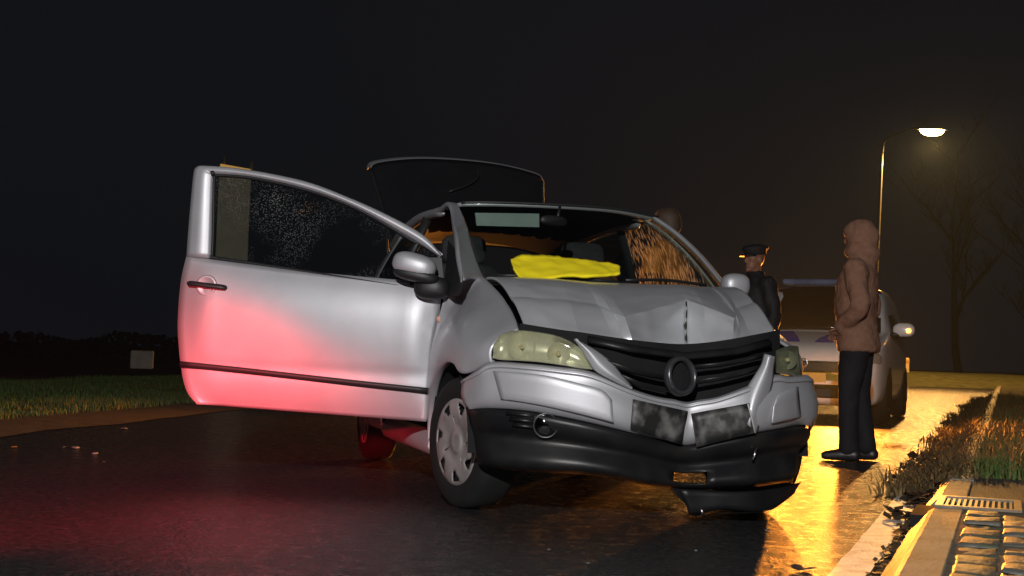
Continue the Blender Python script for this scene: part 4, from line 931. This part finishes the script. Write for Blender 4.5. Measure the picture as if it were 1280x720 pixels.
# ================================================================== SMALLER THINGS
# tall pillar behind the open door
pb = at(283, 470, 22.0); pb.z = 0.03
pil = empty('tall_pillar', pb, R(12), 'tall beige pillar with a slanted yellow cap and two thin rods, behind the open door', 'pillar')
beige = mat('beige_render', (0.34, 0.31, 0.22), 0.8, var=0.15, vscale=3)
boxo('shaft', (0, 0, 1.80), (0.54, 0.40, 3.60), beige, pil, 0.02)
boxo('plinth', (0, 0, 0.08), (0.66, 0.52, 0.22), conc, pil, 0.02)
boxo('cap', (0, -0.02, 3.68), (0.52, 0.44, 0.10), mat('yellow_cap', (0.75, 0.48, 0.12), 0.6, emit=(1, 0.55, 0.12), estr=0.25, var=0.1), pil, 0.02, Matrix.Rotation(R(7), 3, 'Y'))  # cap is no lamp; its lit look is glow put into the material
for x in (-0.20, 0.26): obj('rod', tube([(x, -0.1, 3.5), (x, -0.1, 3.92 if x < 0 else 3.85)], 0.022, 8), steel, pil)
# pale concrete block on the verge
cb_ = gnd(177, 461, 0.04)
o = boxo('concrete_block', (0, 0, 0.23), (0.56, 0.45, 0.46), mat('pale_block', (0.42, 0.36, 0.29), 0.8, var=0.2, vscale=4), None, 0.04)
o.location = cb_; o.rotation_euler = (0, 0, R(14)); tag(o, 'pale concrete block standing alone on the far edge of the grass verge', 'block')
# marker post
mp = at(1134, 463, 56.0); mp.z = 0.42
ms = empty('marker_post', mp, 0, 'short pale marker post on the far grass bank', 'post')
boxo('post', (0, 0, 0.33), (0.16, 0.10, 0.72), mat('post_cream', (0.6, 0.5, 0.3), 0.6, var=0.1), ms, 0.03)
boxo('band', (0, -0.054, 0.52), (0.165, 0.008, 0.12), mat('post_band', (0.5, 0.28, 0.08), 0.4, var=0.1), ms)
# road debris
rnd = random.Random(11)
glassy = mat('plastic_chip', (0.16, 0.165, 0.165), 0.25, 0, 0.5, var=0.3); dchip = mat('dark_chip', (0.02, 0.02, 0.02), 0.5, var=0.2); och = mat('orange_chip', (0.6, 0.22, 0.04), 0.4, var=0.2)
def chip(p, size, m, label):
    pts = [(math.cos(a) * size * rnd.uniform(0.5, 1.2), math.sin(a) * size * rnd.uniform(0.4, 1)) for a in [k * 1.05 for k in range(6)]]
    v = [(x, y, 0) for x, y in pts] + [(x * 0.8, y * 0.8, size * rnd.uniform(0.1, 0.25)) for x, y in pts]
    f = [tuple(range(5, -1, -1)), tuple(range(6, 12))] + [(i, (i + 1) % 6, (i + 1) % 6 + 6, i + 6) for i in range(6)]
    o = obj('debris_fragment', (v, f), m, None, False); o.location = (p.x, p.y, 0.006); o.rotation_euler = (rnd.uniform(-.2, .2), rnd.uniform(-.2, .2), rnd.uniform(0, 6)); tag(o, label, 'debris', 'crash debris on the road')
for px, py, sz in ((95, 561, 0.04), (118, 568, 0.03), (155, 537, 0.04), (80, 560, 0.02), (130, 579, 0.015)): chip(gnd(px, py), sz, glassy, 'pale broken fragment lying on the road near the grass verge')
for px, py, sz in ((18, 560, 0.025), (622, 632, 0.012)): chip(gnd(px, py), sz, och, 'small orange lamp fragment on the road')
for px, py, sz in ((959, 665, 0.012), (686, 689, 0.008), (735, 706, 0.008), (660, 625, 0.01), (870, 690, 0.009)): chip(gnd(px, py), sz, glassy, 'tiny pale fragment on the road in front of the crashed car')
for px, py, sz in ((995, 712, 0.035), (1010, 714, 0.03)): chip(gnd(px, py), sz, dchip, 'dark clod on the road beside the white edge line')
# ================================================================== GRASS, WEEDS, LEAVES, TREES
def blades(name, spots, m, kind='stuff', parent=None):
    """tapered bent blades: spots of (x, y, z, height, width, lean direction, lean)"""
    v, f = [], []
    for x, y, z, h, wd, a, ln in spots:
        ca, sa = math.cos(a), math.sin(a); i = len(v)
        v += [(x - sa * wd, y + ca * wd, z - 0.01), (x + sa * wd, y - ca * wd, z - 0.01),
              (x + ca * ln * 0.4 + sa * wd * 0.7, y + sa * ln * 0.4 - ca * wd * 0.7, z + h * 0.6), (x + ca * ln * 0.4 - sa * wd * 0.7, y + sa * ln * 0.4 + ca * wd * 0.7, z + h * 0.6), (x + ca * ln, y + sa * ln, z + h)]
        f += [(i, i + 1, i + 2, i + 3), (i + 3, i + 2, i + 4)]
    o = obj(name, (v, f), m, parent, False)
    if kind: o['kind'] = kind
    return o
def grass_mat(name, a, b_):
    m = mat(name, a, 0.65, 0, 0.25); n = m.node_tree.nodes; l = m.node_tree.links; b = n['Principled BSDF']
    tc = n.new('ShaderNodeTexCoord'); t = n.new('ShaderNodeTexNoise'); t.inputs['Scale'].default_value = 1.1; t.inputs['Detail'].default_value = 8
    l.new(tc.outputs['Object'], t.inputs['Vector']); r = n.new('ShaderNodeValToRGB'); l.new(t.outputs[0], r.inputs[0])
    r.color_ramp.elements[0].position = 0.35; r.color_ramp.elements[1].position = 0.68; r.color_ramp.elements[0].color = (*a, 1); r.color_ramp.elements[1].color = (*b_, 1); l.new(r.outputs[0], b.inputs['Base Color'])
    return m
green = grass_mat('grass_green', (0.045, 0.105, 0.022), (0.075, 0.12, 0.03)); straw = grass_mat('grass_straw', (0.11, 0.10, 0.045), (0.07, 0.09, 0.03))
g = random.Random(5); sp1, sp2 = [], []
for _ in range(60000):
    s = g.uniform(-3, 42) if g.random() < 0.5 else g.uniform(0, 18); nn = 0.5 + 5.6 * g.random() ** 1.2
    clump = noise.noise(Vector((s * 0.7, nn * 0.9, 0)))
    p = lp(s, nn, 0.03 - max(0, nn - 5) * 0.1); h = g.uniform(0.04, 0.10) * (1 + 0.7 * clump)
    (sp2 if nn < 1.5 + 1.2 * clump and g.random() < 0.5 or g.random() < 0.05 else sp1).append((p.x, p.y, p.z, h, g.uniform(0.0025, 0.006), g.uniform(0, 6.3), h * g.uniform(0.1, 1.1)))
blades('verge_grass', sp1, green); blades('dry_verge_grass', sp2, straw)
sp1, sp2 = [], []
for _ in range(26000):
    s = 2.9 + 22 * g.random() ** 1.7; nn = 0.22 + 5 * g.random() ** 1.3
    clump = noise.noise(Vector((s * 1.3, nn * 1.3, 7)))
    p = kp(s, nn, 0.105 + 0.02 * min(nn, 3)); h = g.uniform(0.04, 0.12) * (1 + 0.8 * clump)
    (sp2 if s > 3.9 + 2 * clump and g.random() < 0.75 or g.random() < 0.35 else sp1).append((p.x, p.y, p.z, h, g.uniform(0.003, 0.006), g.uniform(0, 6.3), h * g.uniform(0.1, 0.9)))
blades('roadside_grass', sp1, green); blades('dry_roadside_grass', sp2, grass_mat('grass_rust', (0.20, 0.11, 0.04), (0.12, 0.10, 0.035)))
sp3, sp4 = [], []
for _ in range(9000):
    s = 2.75 + 24 * g.random() ** 1.5; nn = g.gauss(0.03, 0.10) - 0.006 * s; p = kp(s, nn, 0.0 if nn < 0.02 else 0.09); h = g.uniform(0.03, 0.13)
    (sp3 if g.random() < 0.55 else sp4).append((p.x, p.y, p.z, h, g.uniform(0.003, 0.007), g.uniform(0, 6.3), h * g.uniform(0.3, 1.6)))
blades('kerb_grass', sp3, MATS['grass_rust']); blades('withered_kerb_grass', sp4, mat('withered', (0.07, 0.045, 0.02), 0.8, var=0.4, vscale=9))
# weeds overhanging the kerb
weed_m = mat('dead_weed', (0.035, 0.022, 0.012), 0.8, var=0.5, vscale=20)
wi = 0
for k in range(46):
    s = 2.6 + 20 * g.random() ** 1.4; nn = g.uniform(-0.22, 0.12) - 0.012 * s; c = kp(s, nn, 0.0); sp = []
    big = g.uniform(0.4, 0.95)
    for _ in range(60):
        a = g.uniform(0, 6.3); rr = abs(g.gauss(0, 0.09)) * big; h = g.uniform(0.02, 0.12) * big
        rr = min(rr, 0.14 * big); sp.append((rr * math.cos(a), rr * math.sin(a), 0, h, g.uniform(0.004, 0.010), g.uniform(0, 6.3), h * g.uniform(0.3, 1.4)))
    o = blades('weed_clump', sp, weed_m if g.random() < 0.5 else MATS['grass_rust'], None); o.location = (c.x, c.y, 0.0 if nn < 0 else 0.1)
    tag(o, 'dark withered weed clump overhanging the kerb beside the lit road', 'weeds', 'withered weeds along the kerb')
leaf_m = [mat('dead_leaf', (0.05, 0.028, 0.012), 0.7, var=0.4, vscale=20), mat('pale_leaf', (0.18, 0.10, 0.03), 0.6, var=0.4, vscale=20)]
v, f = [], []
for k in range(900):
    s = -1.5 + 16 * g.random() ** 1.2; nn = -0.005 - abs(g.gauss(0, 0.022)) - (0.10 * g.random() if s > 2.6 else 0); c = kp(s, nn, 0.006 + g.uniform(0, 0.012)); a = g.uniform(0, 6.3); sz = g.uniform(0.012, 0.032)
    i = len(v); d1 = Vector((math.cos(a), math.sin(a), g.uniform(-.2, .5))) * sz; d2 = Vector((-math.sin(a), math.cos(a), g.uniform(-.2, .5))) * sz * 0.6
    v += [c - d1, c + d2, c + d1, c - d2]; f.append((i, i + 1, i + 2, i + 3))
tag(obj('leaf_litter', (v, f), leaf_m[0], None, False), kind='stuff')
for px, py, sz in ((1125, 650, 0.055), (1147, 628, 0.07), (1150, 632, 0.05), (1155, 582, 0.10), (1165, 590, 0.08), (1140, 600, 0.06)):
    c = gnd(px, py); vfs = []
    for _ in range(22):
        q = Vector((g.gauss(0, sz * 0.7), g.gauss(0, sz * 0.9), abs(g.gauss(0, sz * 0.35)))); a = g.uniform(0, 6.3); e = sz * 0.6
        d1 = Vector((math.cos(a), math.sin(a), g.uniform(-.6, .6))) * e; d2 = Vector((-math.sin(a), math.cos(a), g.uniform(-.6, .6))) * e * 0.7
        vfs.append(([q - d1, q + d2, q + d1, q - d2], [(0, 1, 2, 3)]))
    o = obj('leaf_heap', join(*vfs), leaf_m[0], None, False); o.location = (c.x, c.y, 0.01)
    tag(o, 'dark heap of wet dead leaves in the gutter beside the white line', 'leaves', 'leaf heaps in the gutter')
# bare trees beyond the junction
bark = mat('bark', (0.022, 0.019, 0.015), 0.9, var=0.3, bump=0.5, bscale=20)
twig = mat('twig', (0.016, 0.013, 0.010), 0.9, var=0.3)
def tree(loc, H, seed, label):
    r_ = random.Random(seed); root = empty('bare_tree', loc, 0, label, 'tree', 'bare trees beyond the junction'); V = []; tw_ = []
    def branch(p, d, ln, rad, lev):
        pts = [p]; q = p.copy(); dd = d.copy(); n = 5
        for i in range(n):
            dd = (dd + Vector((r_.uniform(-.18, .18), r_.uniform(-.18, .18), 0.06))).normalized(); q = q + dd * ln / n; pts.append(q.copy())
        (V if lev < 2 else tw_).append(tube(pts, [rad * (1 - 0.75 * i / n) for i in range(n + 1)], 7 if lev < 2 else 4, False))
        if lev < 4:
            for _ in range((9, 6, 5, 4)[lev]):
                t = r_.uniform(0.35 if lev == 0 else 0.2, 1.0); i = min(int(t * n), n - 1); b0 = pts[i].lerp(pts[i + 1], t * n - i)
                a = r_.uniform(0, 6.3); ax = Vector((math.cos(a), math.sin(a), r_.uniform(0.2, 0.9))).normalized()
                branch(b0, (dd * 0.5 + ax).normalized(), ln * r_.uniform(0.35, 0.6), rad * (1 - 0.7 * t) * 0.6 + 0.004, lev + 1)
    branch(Vector((0, 0, 0)), Vector((0, 0, 1)), H * 0.8, H * 0.022, 0)
    obj('trunk', join(*V), bark, root); obj('crown', join(*tw_), twig, root)
tree(Vector((24.6, 70, 0.0)), 11.0, 1, 'bare tree with a leaning trunk right of the street lamp')
tree(Vector((31.5, 78, -0.3)), 14.0, 2, 'tall bare tree at the back of the far bank')
tree(Vector((28.0, 67, 0.0)), 8.0, 3, 'low bare tree with close branches on the far bank')
# made-up dark hedge, added to break the hard edge of ground and sky
v, f = [], []
for k in range(9000):
    x = g.uniform(-75, 22); top = 1.9 + 0.9 * noise.noise(Vector((x * 0.06, 0, 0))) + 0.8 * noise.noise(Vector((x * 0.25, 5, 0)))
    c = Vector((x, 104 + 0.12 * x + g.uniform(-2, 2), -0.8 + max(0.3, top) * g.random() ** 0.6)); a = g.uniform(0, 6.3); e = g.uniform(0.12, 0.34)
    d1 = Vector((math.cos(a), math.sin(a), g.uniform(-.8, .8))) * e; d2 = Vector((-math.sin(a) * 0.5, math.cos(a) * 0.5, g.uniform(-1, 1))) * e; i = len(v)
    v += [c - d1, c + d2, c + d1, c - d2]; f.append((i, i + 1, i + 2, i + 3))
tag(obj('distant_hedgerow', (v, f), mat('hedge_dark', (0.02, 0.024, 0.012), 0.9, var=0.4, vscale=0.3), None, False), kind='stuff')
# roadside shrub, orange light put into its leaf colour
sb = kp(13.2, 1.25, 0.13); sp = []
for _ in range(260):
    a = g.uniform(0, 6.3); rr = abs(g.gauss(0, 0.10)); h = g.uniform(0.15, 0.48); sp.append((rr * math.cos(a), rr * math.sin(a), 0, h, 0.012, g.uniform(0, 6.3), h * g.uniform(0.1, 0.5)))
o = blades('roadside_shrub', sp, mat('rust_foliage', (0.22, 0.09, 0.03), 0.7, var=0.3, vscale=10), None); o.location = sb
tag(o, 'small rust coloured shrub on the roadside grass', 'shrub')
# ================================================================== NIGHT HAZE
HZ = boxo('haze', (0, 45, 10.5), (260, 150, 24.0), None, None); HZ['kind'] = 'stuff'
hm = bpy.data.materials.new('haze'); hm.use_nodes = True; hn = hm.node_tree.nodes; hn.remove(hn['Principled BSDF'])
pv = hn.new('ShaderNodeVolumePrincipled'); pv.inputs['Color'].default_value = (0.5, 0.72, 1.0, 1); pv.inputs['Density'].default_value = 0.00042; pv.inputs['Anisotropy'].default_value = 0.3
hm.node_tree.links.new(pv.outputs[0], hn['Material Output'].inputs['Volume']); HZ.data.materials.append(hm)
